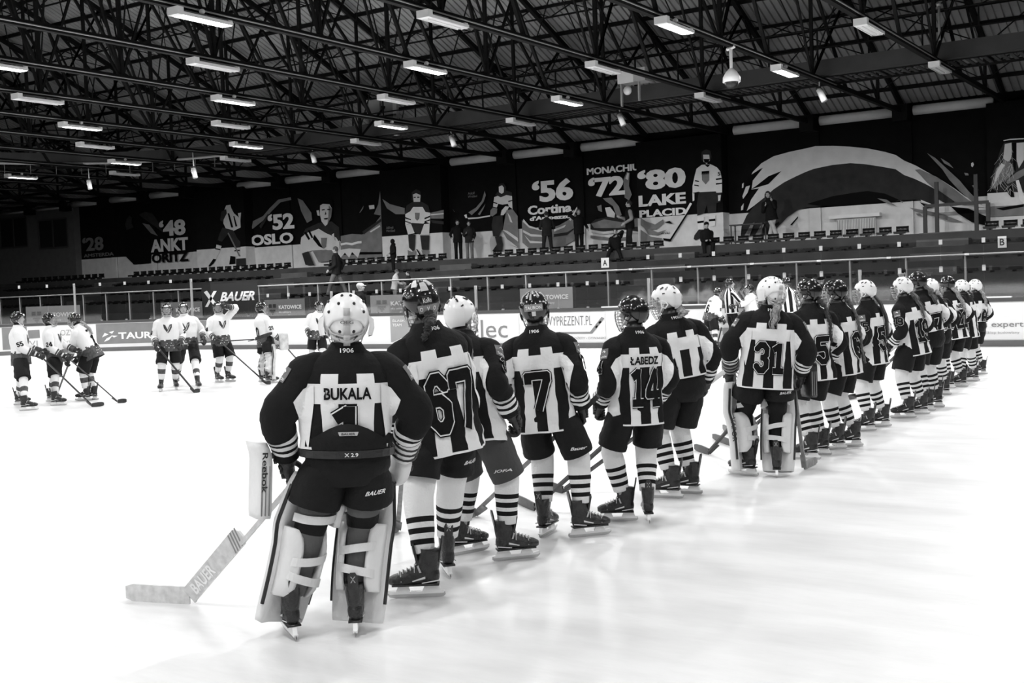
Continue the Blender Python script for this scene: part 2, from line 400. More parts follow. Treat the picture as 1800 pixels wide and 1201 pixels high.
for i in range(9):
    a = pi * i / 8; rg.append([(-.21 * cos(a), .16 + .07 * sin(a), .03), (-.21 * cos(a), .16 + .07 * sin(a), .24), (-.19 * cos(a), .13 + .07 * sin(a), .24), (-.19 * cos(a), .13 + .07 * sin(a), .03)])
back.rings(rg, m_seat); back_me = back.mesh('backrest', True)
low = MB(); low.bbox(-.21, .21, -.2, .16, .0, .05, m_seat); low.bbox(-.04, .04, -.1, .15, -.06, .01, m_seat); low.bbox(-.19, .19, .1, .16, .04, .09, m_seat); low_me = low.mesh('seat')
nseat = 0
rows = ['top', 'second', 'third', 'fourth']
for k in range(4):
    y, z = tier(k); x = -58.5
    while x < -4.6:
        if min(abs(x - a) for a in AIS) > 1.05 and nseat < 300:
            if k == 0 or x > -60:
                zz = z - .02
                if k == 0:
                    o = empty('stadium_seat', (x, y, zz)); inst('seat_base', seat_me, o); inst('backrest', back_me, o)
                else: o = inst('stadium_seat', low_me, loc=(x, y, zz))
                tag(o, 'black plastic seat on the %s row of the grandstand%s' % (rows[k], ', with a low curved back' if k == 0 else ''), 'seat', 'black seats on the %s row' % rows[k]); nseat += 1
        x += .56 if k == 0 else .62
# pale framed vents on the two lowest risers
mb = MB()
for k, dz in ((5, -.62), (6, -.62)):
    y, z = tier(k)
    for i in range(46):
        x = -46 + i * .92
        y0 = y - .47
        for a, b, c, d in ((-.19, .19, .09, .11), (-.19, .19, -.11, -.09), (-.19, -.17, -.1, .1), (.17, .19, -.1, .1)): mb.bbox(x + a, x + b, y0, y0 + .03, z + dz + c, z + dz + d, m_mgrey)
v = mb.build('vent_frame', stand); v['kind'] = 'stuff'; v['label'] = 'pale outlined vent frames'

# ---- guard rail in front of the stands, with banners
YR = 30.5
gr = empty('guard_rail', (0, YR, 0)); tag(gr, 'long grey steel guard rail with slim posts in front of the grandstand', 'railing')
mb = MB(); mb.tube([(-50, 0, 2.12), (-3, 0, 2.12)], .028, m_rail, 8); mb.tube([(-50, 0, .95), (-3, 0, .95)], .02, m_rail, 6); mb.build('top_rail', gr)
pm_ = MB(); pm_.tube([(0, 0, 0), (0, 0, 2.12)], .025, m_rail, 6); post_me = pm_.mesh('post'); brk = MB(); brk.box((0, -.03, 0), (.1, .04, .05), m_lampw); brk_me = brk.mesh('bracket')
x = -6.44
while x > -50: inst('post', post_me, gr, loc=(x, 0, 0)); x -= 1.443
for px in (1109, 1212, 1322, 1440, 1563, 1700): inst('bracket', brk_me, gr, loc=(at_y(px, 460, YR).x, 0, 2.13))
mb = MB(); mb.bbox(-50, -3, .03, .04, 1.0, 2.1, m_glass); mb.build('glass_infill', gr)
def banner(x0, x1, yt, yb, m, label, draw):
    a, b = at_y(x0, yb, YR - .06), at_y(x1, yt, YR - .06); z0, z1 = a.z, at_y((x0 + x1) / 2, (yt), YR - .06).z
    mb = MB(); mb.bbox(a.x, b.x, YR - .06, YR - .05, z0, z1, m)
    def fr(u, v): return Vector((a.x + (b.x - a.x) * u, YR - .065, z0 + (z1 - z0) * v))
    draw(mb, fr); o = mb.build('banner'); tag(o, label, 'banner', None); return o
def heart(mb, fr, m, u0, v0, w, h):
    for c, rw in enumerate([(2, 6), (1, 7), (0, 7), (0, 7), (1, 7), (2, 6)]):
        pass
    for r, (a, b) in enumerate([(3, 4), (2, 5), (1, 6), (0, 7), (0, 7), (0, 7)]):
        if r == 3: continue
        va, vb = v0 + h * r / 6, v0 + h * (r + .95) / 6
        segs = [(a, b)] if r < 4 else [(0.3, 3), (4, 6.7)]
        for s0_, s1_ in segs: mb.add([fr(u0 + w * s0_ / 7, va), fr(u0 + w * s1_ / 7, va), fr(u0 + w * s1_ / 7, vb), fr(u0 + w * s0_ / 7, vb)], [(0, 1, 2, 3)], m)
def katowice(mhart, mtxt):
    def d(mb, fr):
        heart(mb, fr, mhart, .1, .12, .2, .62)
        put_text(mb, 'KATOWICE', mtxt, lambda u, v: fr(.36 + .56 * u, .44 + .22 * v), .03)
        put_text(mb, 'dla odmiany', mtxt, lambda u, v: fr(.36 + .3 * u, .2 + .13 * v), 0)
    return d
mg2 = mat('banner_grey', .16, .6); mg3 = mat('banner_pale', .30, .6)
banner(47, 140, 538, 573, mg3, 'pale grey city banner hanging on the rail, furthest left', katowice(mg2, m_adw))
banner(284, 357, 531, 563, mg2, 'grey city banner on the rail left of the black banner', katowice(m_adk, m_adw))
def bauer(mb, fr):
    put_text(mb, 'BAUER', m_adw, lambda u, v: fr(.33 + .62 * u, .5 + .26 * v), .035, .35)
    for p in ([(.04, .78), (.1, .82), (.27, .42), (.2, .42)], [(.05, .36), (.1, .36), (.28, .8), (.22, .8)]):
        mb.add([fr(*q) for q in p], [(0, 1, 2, 3)], m_adw)
banner(357, 452, 498, 562, mat('banner_black', .018, .5), 'black sports brand banner with slanted white letters on the rail', bauer)
banner(466, 535, 526, 558, mg2, 'grey city banner on the rail right of the black banner', katowice(m_adk, m_adw))
banner(652, 752, 518, 553, mg3, 'pale grey city banner on the rail behind the spotted dark helmet', katowice(mg2, m_adw))
banner(915, 1006, 506, 544, mg3, 'pale grey city banner on the rail behind the middle of the team row', katowice(mg2, m_adw))

# ---- back wall with protruding panels and pilasters
wb = MB(); wb.bbox(-64, 26, YW, YW + .3, 0, 7.6, m_wall); wb.bbox(-64, 26, YW - .02, YW + .01, 2.6, 4.2, m_wallg)
wall = struct(wb.build('wall_back'))
PAN = [(-7.93, -4.6), (-20.86, -17.3), (-33.8, -30.4), (-46.0, -42.5)]
YP = 41.1
for a, b in PAN:
    mb = MB(); mb.bbox(a, b, YP, YW, 2.6, 7.2, m_wall); mb.bbox(a, b, YP - .01, YP + .01, 2.6, 4.25, m_wallg)
    mb.bbox(a - .01, a + .02, YP, YW, 2.6, 4.25, m_wallg); mb.bbox(b - .02, b + .01, YP, YW, 2.6, 4.25, m_wallg)
    mb.build('panel', wall)
for x in TR:
    if -60 < x < 0 and not any(a - .5 < x < b + .5 for a, b in PAN):
        mb = MB(); mb.bbox(x - .2, x + .2, YW - .10, YW, 2.6, 7.2, m_wall); mb.bbox(x - .205, x + .205, YW - .105, YW - .05, 2.6, 4.2, m_wallg); mb.build('pilaster', wall)
        mb = MB(); mb.box((x, YW - .5, 7.2), (.5, .7, .55), m_steeld); mb.build('bearing', wall)
for i, x in enumerate(TR):
    if -62 < x < -5 and not any(a - .5 < x - 1.6 < b + .5 for a, b in PAN):
        mb = MB(); mb.tube([(x - 3.27 + .35, YW - .35, 7.28), (x - .35, YW - .35, 7.28)], .17, m_paint, 10); mb.build('pipe', wall, True)
mb = MB(); mb.bbox(-64.3, -64, -17, YW, 0, 9, m_wall); struct(mb.build('wall_left'))
mb = MB(); mb.bbox(26, 26.3, -17, YW, 0, 9, m_wall); struct(mb.build('wall_right'))
mb = MB(); mb.bbox(-64, 26, -17.3, -17, 0, 9, m_wall); struct(mb.build('wall_front'))

# ---- the block with windows at the left end of the stands
YQ = 41.3
x1 = at_y(130, 400, YQ).x; zt = at_y(100, 365, YQ).z
bl = MB(); mq = mat('render_grey', .12, .8, vary=.1); bl.bbox(-64, x1, YQ, YW, 2.98, zt, mq)
bl.bbox(-64, x1 + .15, YQ - .25, YW, zt, zt + .12, mat('ledge', .06, .6)); bl.tube([(-64, YQ - .3, zt + .35), (x1 + .1, YQ - .3, zt + .25)], .04, m_mgrey)
blk = bl.build('window_block'); tag(blk, 'dark grey rendered cabin with two windows at the left end of the stands', 'cabin')
for i, (a, b, c, d) in enumerate([(2, 46, 381, 437), (70, 117, 383, 438)]):
    A, B = at_y(a, d, YQ - .02), at_y(b, c, YQ - .02); mb = MB()
    mb.bbox(A.x, B.x, YQ - .02, YQ + .02, A.z, B.z, m_adk)
    for x in (A.x, (A.x + B.x) / 2, B.x): mb.bbox(x - .05, x + .05, YQ - .05, YQ, A.z, B.z, mat('window_frame', .07, .6))
    for z in (A.z, B.z): mb.bbox(A.x, B.x, YQ - .05, YQ, z - .05, z + .05, mat('window_frame', .07, .6))
    struct(mb.build('window_%d' % (i + 1), blk))

# ---- roof
ROOF_E, RIDGE_Y, SLP = 7.55, 13.0, .42
def deck_z(y): return ROOF_E + (YW + .1 - y) * SLP if y > RIDGE_Y else ROOF_E + (YW + .1 - RIDGE_Y) * SLP - (RIDGE_Y - y) * SLP
mb = MB(); prof = []; x = -64
while x < 26: prof += [(x, 0), (x + .17, 0), (x + .18, .08), (x + .225, .08)]; x += .235
for y in (YW + .1, RIDGE_Y, -17.1): mb.v += [Vector((px_, y, deck_z(y) + dz)) for px_, dz in prof]
n = len(prof)
for r in range(2):
    for i in range(n - 1): mb.face((r * n + i, r * n + i + 1, (r + 1) * n + i + 1, (r + 1) * n + i), m_deck)
ceil = struct(mb.build('ceiling')); ceil['label'] = 'corrugated grey roof deck'
# purlins: lattice joists along X
pj = MB(); L = 78.0
pj.box((-25, 0, -.06), (L, .09, .09), m_steeld); pj.box((-25, 0, -.42), (L, .05, .05), m_steeld)
i = 0; x = -64.0
while x < 14: pj.bar((x, 0, -.1), (x + .8, 0, -.42), .035, .035, m_steeld); pj.bar((x + .8, 0, -.42), (x + 1.6, 0, -.1), .035, .035, m_steeld); x += 1.6
pj_me = pj.mesh('purlin'); ps = MB(); ps.box((-25, 0, -.07), (L, .09, .13), m_steeld); ps_me = ps.mesh('purlin')
y = 40.6; k = 0
while y > -16:
    if y > 12.5 or k % 2: inst('purlin', pj_me if k % 2 else ps_me, ceil, loc=(0, y, deck_z(y)))
    y -= 1.42; k += 1
# trusses
tb = MB(); ZC = 7.25
tb.bar((0, YW - .1, ZC), (0, -16.5, ZC), .13, .14, m_steeld)
top = MB(); top.bar((0, YW - .1, deck_z(YW) - .3), (0, RIDGE_Y, deck_z(RIDGE_Y) - .3), .14, .16, m_steeld); top.bar((0, RIDGE_Y, deck_z(RIDGE_Y) - .3), (0, -16.5, deck_z(-16.5) - .3), .14, .16, m_steeld)
web = MB()
def tz(y): return deck_z(y) - .35
for c in range(9):
    yc = 38.3 - c * 6.4
    for dy, w in ((-3.2, .06), (0, .09), (3.2, .06)):
        yy = min(yc + dy, YW - .3); web.bar((0, yc, ZC), (0, yy, tz(yy)), w, w, m_steeld, up=(1, 0, 0))
    if 13 < yc: web.bar((0, yc - 3.2, tz(yc - 3.2)), (0, yc - 6.4, ZC), .06, .06, m_steeld, up=(1, 0, 0)); web.bar((0, YW - .3 - c * 6.4, ZC if c else ZC), (0, YW - 6 - c * 6.4, tz(YW - 6 - c * 6.4)), .08, .08, m_steeld, up=(1, 0, 0))
pipe = MB(); pipe.tube([(.11, YW - 8, ZC - .02), (.11, -16, ZC - .02)], .016, m_rail, 6); pipe.tube([(-.1, 33, ZC + .02), (-.1, -16, ZC + .02)], .012, m_rail, 5)
meT = (tb.mesh('bottom_chord'), top.mesh('top_chord'), web.mesh('web_members'), pipe.mesh('conduit', True))
br_me = []
for c in range(5):
    yc = 38.3 - c * 6.4; br = MB(); br2 = MB()
    br.bar((0, yc, tz(yc) - .1), (3.27, yc - 3.2, tz(yc - 3.2)), .03, .03, m_steeld); br.bar((3.27, yc, tz(yc)), (0, yc - 3.2, tz(yc - 3.2) - .1), .03, .03, m_steeld)
    br2.bar((0, yc, ZC + .3), (1.63, yc, tz(yc) - .1), .03, .03, m_steeld); br2.bar((3.27, yc, ZC + .3), (1.63, yc, tz(yc) - .1), .03, .03, m_steeld)
    br_me.append((br.mesh('cross_brace'), br2.mesh('sway_brace')))
ORD = ['first', 'second', 'third', 'fourth', 'fifth', 'sixth', 'seventh', 'eighth', 'ninth', 'tenth', 'eleventh', 'twelfth', 'thirteenth', 'fourteenth', 'fifteenth', 'sixteenth', 'seventeenth', 'eighteenth', 'nineteenth', 'twentieth', 'last', 'very last']
truss = {}
k = 0
for n, x in enumerate(TR):
    o = empty('roof_truss', (x, YW, ZC)); vis = x < -3
    for nm, me in zip(('bottom_chord', 'top_chord', 'web_members', 'conduit'), meT): inst(nm, me, o, loc=(0, -YW, -ZC))
    if n:
        for m1, m2 in br_me: inst('cross_brace', m1, o, loc=(0, -YW, -ZC)); inst('sway_brace', m2, o, loc=(0, -YW, -ZC))
    if vis: tag(o, 'dark steel roof truss, %s counting leftwards from the right edge' % ORD[min(k, 21)], 'truss', 'roof trusses'); k += 1
    else: tag(o, 'dark steel roof truss over the near right end of the hall', 'truss', 'roof trusses overhead')

# ---- lamps
h = MB(); h.bbox(-.16, .16, -.8, .8, .05, .08, m_lampw); h.bbox(-.17, -.155, -.8, .8, -.01, .08, m_lampw); h.bbox(.155, .17, -.8, .8, -.01, .08, m_lampw); h.bbox(-.05, .05, -.8, .8, .08, .13, m_lampw)
h.bbox(-.05, .05, -.5, .1, .13, .17, m_mgrey)
e1 = MB(); e1.bbox(-.17, .17, -.9, -.72, -.01, .2, m_lampw); e2 = MB(); e2.bbox(-.1, .1, .72, .86, 0, .15, m_lampw)
dl = MB(); dl.bbox(-.15, .15, -.72, .8, -.005, .05, m_tube); du = MB()
for i in (-1, 1): du.bbox(i * .075 - .05, i * .075 + .05, -.72, .8, .0, .05, m_tubeoff)
sn = MB(); sn.ball((0, 0, .25), .07, m_lampw); sn.tube([(0, 0, .1), (0, 0, .25)], .03, m_lampw)
lm = dict(housing=h.mesh('housing'), end_box=e1.mesh('end_box'), end_cap=e2.mesh('end_cap'), lit=dl.mesh('diffuser'), off=du.mesh('fluorescent_tube'), sensor=sn.mesh('sensor', True))
ldat = bpy.data.lights.new('lamp_light', 'AREA'); ldat.shape = 'RECTANGLE'; ldat.size = .28; ldat.size_y = 1.5; ldat.energy = LAMP_W
ldat3 = ldat.copy(); ldat3.energy = LAMP_W * .8
ldat2 = ldat.copy(); ldat2.energy = LAMP_W * 3; ldat2.size_y = 1.5
def lamp(x, y, lit, label):
    o = empty('ceiling_lamp', (x + (.22 if y < 24 else .10), y, 7.0)); o.scale = (.85, .80, .7); tag(o, label, 'lamp', None)
    inst('housing', lm['housing'], o); inst('end_box', lm['end_box'], o); inst('end_cap', lm['end_cap'], o)
    if lit:
        inst('diffuser', lm['lit'], o); inst('sensor', lm['sensor'], o)
        l = bpy.data.objects.new('lamp_light', ldat2 if y > 28 else ldat3 if y < 10 else ldat); COL.objects.link(l); l.parent = o; l.location = (0, 0, -.03)
    else: inst('fluorescent_tube', lm['off'], o)
    return o
for n, x in enumerate(TR):
    k = round((x + 7.4) / -3.27)
    if x < -45 or x > 12: continue
    odd = k % 2 != 0
    ys = [29.5, 22.6, 15.6, 8.7, 1.8, -5.1, -12] if odd else [32.1, 25.7, 18.9, 12.1, 5.3, -1.5]
    for j, y in enumerate(ys):
        p = proj((x, y, 7)); inside = -20 < p[0] < 1820 and -20 < p[1] < 400 and (RW.transposed() @ (Vector((x, y, 7)) - CAMP)).z < 0
        if not odd and not inside: continue
        if inside: lab = '%s ceiling lamp, %s from the far wall on the %s truss from the right' % ('lit' if odd else 'unlit', ORD[j], ORD[max(0, k)])
        else: lab = 'lit ceiling lamp hanging over the near part of the rink'
        o = lamp(x, y, odd, lab)
        if not inside: o['group'] = 'lit lamps over the near ice'

# ---- curved duct with catwalk
def duct_path(off):
    r = 8.6; c = (-34.2, 24.1)
    pts = [(12, 32.7 + off), (-10, 32.7 + off), (-20, 32.7 + off), (-28, 32.7 + off), (-34.2, 32.7 + off)]
    pts += [(c[0] + (r + off) * cos(pi / 2 + pi / 2 * i / 12), c[1] + (r + off) * sin(pi / 2 + pi / 2 * i / 12)) for i in range(1, 13)]
    return pts + [(c[0] - r - off, 15), (c[0] - r - off, 0)]
def strip(mb, o0, o1, z0, z1, m):
    A, B = duct_path(o0), duct_path(o1); mb.rings([[(*a, z0), (*a, z1), (*b, z1), (*b, z0)] for a, b in zip(A, B)], m)
du_ = empty('roof_duct', (0, 32.7, 7.3)); tag(du_, 'long grey box duct curving round the rink under the roof with a catwalk behind', 'duct')
def on_duct(mb, name, smooth=False): o = mb.build(name, du_, smooth); o.location = (0, -32.7, -7.3); return o
mb = MB(); strip(mb, -.12, .12, 7.36, 7.8, m_box); on_duct(mb, 'box_beam')
mb = MB(); strip(mb, .2, .28, 7.35, 7.45, m_steeld); strip(mb, 1.6, 1.7, 7.35, 7.45, m_steeld)
A, B = duct_path(.2), duct_path(1.6)
for i in range(int(54 / .22)):
    x = 10 - i * .22
    if x > -34: mb.bbox(x, x + .1, 32.9, 34.3, 7.4, 7.43, m_box)
on_duct(mb, 'catwalk_grating')
mb = MB(); 
for z in (8.2, 8.75): P = [(*p, z) for p in duct_path(.25)]; mb.tube(P, .025, m_steeld, 5)
for i in range(30): mb.bar((8 - i * 1.45, 32.95, 7.4), (8 - i * 1.45, 32.95, 8.75), .04, .04, m_steeld)
on_duct(mb, 'catwalk_railing')
mb = MB()
for i in range(22):
    a = pi / 2 + pi / 2 * i / 14; 
    if a < pi: p = (-34.2 + 8.5 * cos(a), 24.1 + 8.5 * sin(a))
    else: p = (-42.7, 24 - (i - 14) * .7)
    mb.bar((*p, 6.95), (*p, 7.4), .02, .02, m_mgrey)
mb.tube([(*p, 7.36) for p in duct_path(-.16)[4:]], .05, m_lgrey, 6); on_duct(mb, 'cable_tray')

# ---- things under the roof
cam_me = MB(); cam_me.tube([(0, 0, 0), (.17, -.08, -.34)], .09, m_lampw, 12); cm = cam_me.mesh('camera_body', True)
cl = MB(); cl.tube([(-.01, 0, .02), (-.03, .01, .06)], .075, m_padk, 12); cl_me = cl.mesh('lens', True)
def at_truss(px, py, lo, hi):
    best = None
    for i in range(41):
        z = lo + (hi - lo) * i / 40; q = ground(px, py, z); e = min(abs(q.x - t) for t in TR)
        if best is None or e < best[0]: best = (e, q)
    return best[1]
names = ['beside the lit lamp right of the dome camera', 'under the duct right of centre', 'under the duct left of the dark mural panel', 'above the portrait mural', 'above the leaning player mural', 'furthest left under the duct']
for (px, py), nm in zip([(1440, 158), (1089, 202), (793, 240), (549, 270), (340, 297), (156, 318)], names):
    p = at_truss(px, py, 6.5, 7.05); o = empty('floodlight', p); inst('floodlight_body', cm, o); inst('lens', cl_me, o); ca = MB(); tx_ = min(TR, key=lambda t: abs(t - p.x)) - p.x; ca.tube([(0, 0, -.02), (0, .02, .1), (tx_, .02, ZC - .06 - p.z)], .02, m_lampw, 6); ca.build('bracket', o, True)
    tag(o, 'small white tubular spotlight ' + nm, 'spotlight')
p = at_truss(1286, 143, 6.1, 6.7); o = empty('dome_camera', p); tx_ = min(TR, key=lambda t: abs(t - p.x)) - p.x; hz_ = ZC - .06 - p.z
mb = MB(); mb.ball((0, 0, -.03), (.17, .17, .15), m_padk, 16, 10); mb.build('dome', o, True)
mb = MB(); mb.tube([(0, 0, -.02), (0, 0, .1), (0, 0, .22), (0, 0, .3)], [.21, .2, .13, .05], m_lampw, 16); mb.build('camera_housing', o, True)
mb = MB(); mb.tube([(0, 0, .28), (0, 0, hz_ - .05)], .04, m_lampw, 8); mb.tube([(-.1, 0, hz_ - .05), (tx_ * .5, 0, hz_ - .04), (tx_ + .1, 0, hz_)], .04, m_lampw, 8); mb.build('drop_pole', o)
tag(o, 'white dome surveillance camera hanging on a pole under the roof', 'camera')
p = at_y(1118, 138, 32.2); o = empty('speaker_cabinet', (p.x, 32.2, p.z))
mb = MB(); mb.bbox(-.5, .4, -.2, .35, -.12, .28, m_lgrey); mb.bbox(-.52, .02, -.23, -.2, -.14, .3, m_lampw); mb.build('cabinet', o)
mb = MB(); mb.ball((-.15, -.3, -.38), (.14, .1, .14), m_lampw); mb.build('siren', o, True)
mb = MB(); mb.bbox(-.5, -.46, -.1, 0, -.8, -.1, m_lgrey); mb.bbox(.1, .14, -.1, 0, -.7, -.1, m_lgrey); mb.build('mounting_leg', o)
tag(o, 'pale box cabinet with a round siren on the duct catwalk', 'cabinet')
p = at_y(671, 205, 33.3); o = empty('vent_panel', (p.x, 33.3, p.z)); mb = MB(); mb.bbox(-.6, -.08, 0, .1, -.7, .65, m_mgrey); mb.bbox(.08, .55, 0, .1, -.7, .65, m_mgrey); mb.build('panel', o)
mb = MB(); mb.bbox(-.66, -.6, -.03, .1, -.75, .7, m_lgrey); mb.bbox(.55, .72, -.03, .1, -.75, .7, m_lgrey); mb.bbox(-.66, .7, -.03, .1, -.03, .03, m_padk); mb.build('frame', o)
tag(o, 'grey double panel in a frame standing on the catwalk', 'panel')
p = at_y(1652, 95, 32.6); mb = MB(); mb.tube([(0, 0, 0), (0, 0, .95)], .035, m_mgrey, 8); mb.tube([(0, 0, .93), (0, 0, 1.0)], .06, m_lgrey, 8)
o = mb.build('roof_post', None, True, (p.x, 32.6, 7.85)); tag(o, 'pale upright post on top of the duct near the right edge', 'post')

# ---- section signs
for ch, x0, x1, yt, yb in (('A', 1057, 1070, 453, 471), ('B', 1754, 1769, 415, 436)):
    y = 38.17; a, b = at_y(x0, yb, y), at_y(x1, yt, y); o = empty('section_sign', ((a.x + b.x) / 2, y, a.z))
    w, hh = b.x - a.x, b.z - a.z; mb = MB(); mb.bbox(-w / 2, w / 2, 0, .02, 0, hh, m_adw); mb.build('sign_plate', o)
    mb = MB(); put_text(mb, ch, m_adk, lambda u, v: Vector((-w * .27 + w * .54 * u, -.004, hh * .2 + hh * .6 * v)), .02); mb.build('letter', o)
    tag(o, 'white section sign with a black letter %s on the stand front' % ch, 'sign')
# ================================================================ PEOPLE: shared shapes
V = Vector
def lerp(a, b, t): return a + (b - a) * t
def interp(tab, z):
    """piecewise linear table [(z, a, b, ...)]"""
    if z <= tab[0][0]: return tab[0][1:]
    for p, q in zip(tab, tab[1:]):
        if z <= q[0]:
            t = (z - p[0]) / (q[0] - p[0]); return tuple(lerp(a, b, t) for a, b in zip(p[1:], q[1:]))
    return tab[-1][1:]
def spline(pts, n=6):
    """Catmull-Rom through points (also of tuples longer than 3)"""
    P = [tuple(p) for p in pts]; P = [P[0]] + P + [P[-1]]; out = []
    for i in range(1, len(P) - 2):
        for k in range(n):
            t = k / n; out.append(tuple(0.5 * (2 * b + (c - a) * t + (2 * a - 5 * b + 4 * c - d) * t * t + (3 * b - a - 3 * c + d) * t ** 3) for a, b, c, d in zip(P[i - 1], P[i], P[i + 1], P[i + 2])))
    out.append(P[-2]); return out
def stube(mb, pts, m, n=12, sub=5, cap=True, mf=None, up=(0, 0, 1), wr=0.0, ws=9.0, seed=0):
    """smooth tube through (x, y, z, ra[, rb]) with folds of depth wr"""
    Q = spline([p if len(p) == 5 else (*p, p[3]) for p in pts], sub)
    o = len(mb.v); mb.tube([q[:3] for q in Q], [(q[3], q[4]) for q in Q], m, n, cap, up=up, mf=mf)
    if wr:
        for i, q in enumerate(Q):
            for j in range(n):
                k = o + i * n + j; c = V(q[:3]); d = mb.v[k] - c
                f = noise.noise(V((mb.v[k].x * ws * .6 + seed, mb.v[k].y * ws * .6, mb.v[k].z * ws * 1.5 + seed))) + .5 * noise.noise(V((mb.v[k].x * ws * 2 + seed, mb.v[k].y * ws * 2, mb.v[k].z * ws * 3)))
                mb.v[k] = mb.v[k] + d.normalized() * f * wr
    return Q
def ik(a, b, l1, l2, pole):
    a, b, pole = V(a), V(b), V(pole); d = b - a; L = min(d.length, (l1 + l2) * .999); u = d.normalized()
    x = (l1 * l1 - l2 * l2 + L * L) / (2 * L); h = sqrt(max(l1 * l1 - x * x, 0)); p = (pole - u * pole.dot(u)).normalized()
    return a + u * x + p * h, a + u * L
# ---- flat shapes subdivided for laying on cloth
def fine2d(loops, inside, step, segs=None):
    vs, es = [], []; segs = list(segs or [])
    for lp in loops: segs += [(lp[i], lp[(i + 1) % len(lp)]) for i in range(len(lp))]
    for a, b in segs:
        a, b = V(a), V(b); k = max(1, int((b - a).length / step)); o = len(vs)
        for j in range(k + 1): vs.append(a + (b - a) * (j / k))
        es += [(o + j, o + j + 1) for j in range(k)]
    x0 = min(v.x for v in vs); x1 = max(v.x for v in vs); y0 = min(v.y for v in vs); y1 = max(v.y for v in vs)
    y = y0 + step * .5
    while y < y1:
        x = x0 + step * .5
        while x < x1:
            if inside(x, y): vs.append(V((x, y)))
            x += step
        y += step
    r = geometry.delaunay_2d_cdt(vs, es, [], 0, 1e-5)
    V2, F = r[0], r[2]
    return [tuple(v) for v in V2], [f for f in F if inside(sum(V2[i].x for i in f) / len(f), sum(V2[i].y for i in f) / len(f))]
def in_poly(poly, x, y):
    c = False; n = len(poly); j = n - 1
    for i in range(n):
        a, b = poly[i], poly[j]
        if (a[1] > y) != (b[1] > y) and x < (b[0] - a[0]) * (y - a[1]) / (b[1] - a[1]) + a[0]: c = not c
        j = i
    return c
_L, _R, _B, _T, _c = .12, .5, .1, .9, .12
DIG = {
 '0': [[(_L+_c,_B),(_R-_c,_B),(_R,_B+_c),(_R,_T-_c),(_R-_c,_T),(_L+_c,_T),(_L,_T-_c),(_L,_B+_c),(_L+_c,_B)]],
 '1': [[(.33,.06),(.33,.97)],[(.10,.76),(.33,.9)],[(.12,.1),(.54,.1)]],
 '2': [[(_L,.7),(_L,_T-_c),(_L+_c,_T),(_R-_c,_T),(_R,_T-_c),(_R,.62),(_L,.25),(_L,_B),(_R+.08,_B)]],
 '3': [[(_L,.72),(_L,_T-_c),(_L+_c,_T),(_R-_c,_T),(_R,_T-_c),(_R,.6),(_R-.1,.5),(.28,.5)],[(_R-.1,.5),(_R,.4),(_R,_B+_c),(_R-_c,_B),(_L+_c,_B),(_L,_B+_c),(_L,.28)]],
 '4': [[(.42,.05),(.42,.95)],[(.42,.95),(.08,.4),(.08,.3),(.6,.3)],[(.26,.08),(.58,.08)]],
 '5': [[(_R+.04,_T),(_L,_T),(_L,.55),(_R-_c,.57),(_R,.45),(_R,_B+_c),(_R-_c,_B),(_L+_c,_B),(_L,_B+_c),(_L,.28)]],
 '6': [[(_R,.72),(_R,_T-_c),(_R-_c,_T),(_L+_c,_T),(_L,_T-_c),(_L,_B+_c),(_L+_c,_B),(_R-_c,_B),(_R,_B+_c),(_R,.44),(_R-_c,.55),(_L,.55)]],
 '7': [[(.06,.7),(.06,_T),(_R+.04,_T),(_R+.04,.78),(.28,.03)]]}
DIG['9'] = [[(.62 - x, 1 - y) for x, y in DIG['6'][0]]]
DIG['8'] = DIG['0'] + [[(_L, .5), (_R, .5)]]
def digit_polys(ch, t):
    out = []
    for pl_ in DIG[ch]:
        for a, b in zip(pl_, pl_[1:]):
            a, b = V(a), V(b); d = (b - a).normalized(); n = V((-d.y, d.x)) * t / 2; e = d * t * .04
            out.append([tuple(a - e - n), tuple(b + e - n), tuple(b + e + n), tuple(a - e + n)])
        for i, a in enumerate(pl_):
            if 0 < i < len(pl_) - 1 or pl_[0] == pl_[-1]:
                out.append([(a[0] + t * .541 * cos(pi / 8 + k * pi / 4), a[1] + t * .541 * sin(pi / 8 + k * pi / 4)) for k in range(8)])
            else: pass
    return out
_DG = {}
def number2d(s, t, step):
    k = (s, t, step)
    if k not in _DG:
        P = []
        for i, ch in enumerate(s):
            P += [[(x + i * .66 - (.66 * len(s) - .04) / 2, y) for x, y in p] for p in digit_polys(ch, t)]
        _DG[k] = fine2d(P, lambda x, y: any(in_poly(p, x, y) for p in P), step)
    return _DG[k]
_TG = {}
def text_fine(s, bold, asp, step):
    k = (s, bold, step)
    if k not in _TG:
        vs, fs, a = text2d(s, bold); cnt = {}
        for f in fs:
            for i in range(len(f)):
                e = (f[i], f[(i + 1) % len(f)]); r = (e[1], e[0])
                if r in cnt: cnt[r] = 0
                else: cnt[e] = 1
        ok = [e for e, c in cnt.items() if c]
        segs = [(vs[e[0]], vs[e[1]]) for e in ok]
        def ins(x, y):
            c = False
            for p, q in segs:
                if (p[1] > y) != (q[1] > y) and x < (q[0] - p[0]) * (y - p[1]) / (q[1] - p[1]) + p[0]: c = not c
            return c
        sc = asp
        r = fine2d([], lambda x, y: ins(x / sc, y), step, [((p[0] * sc, p[1]), (q[0] * sc, q[1])) for p, q in segs])
        _TG[k] = ([(x / sc, y) for x, y in r[0]], r[1])
    return _TG[k]
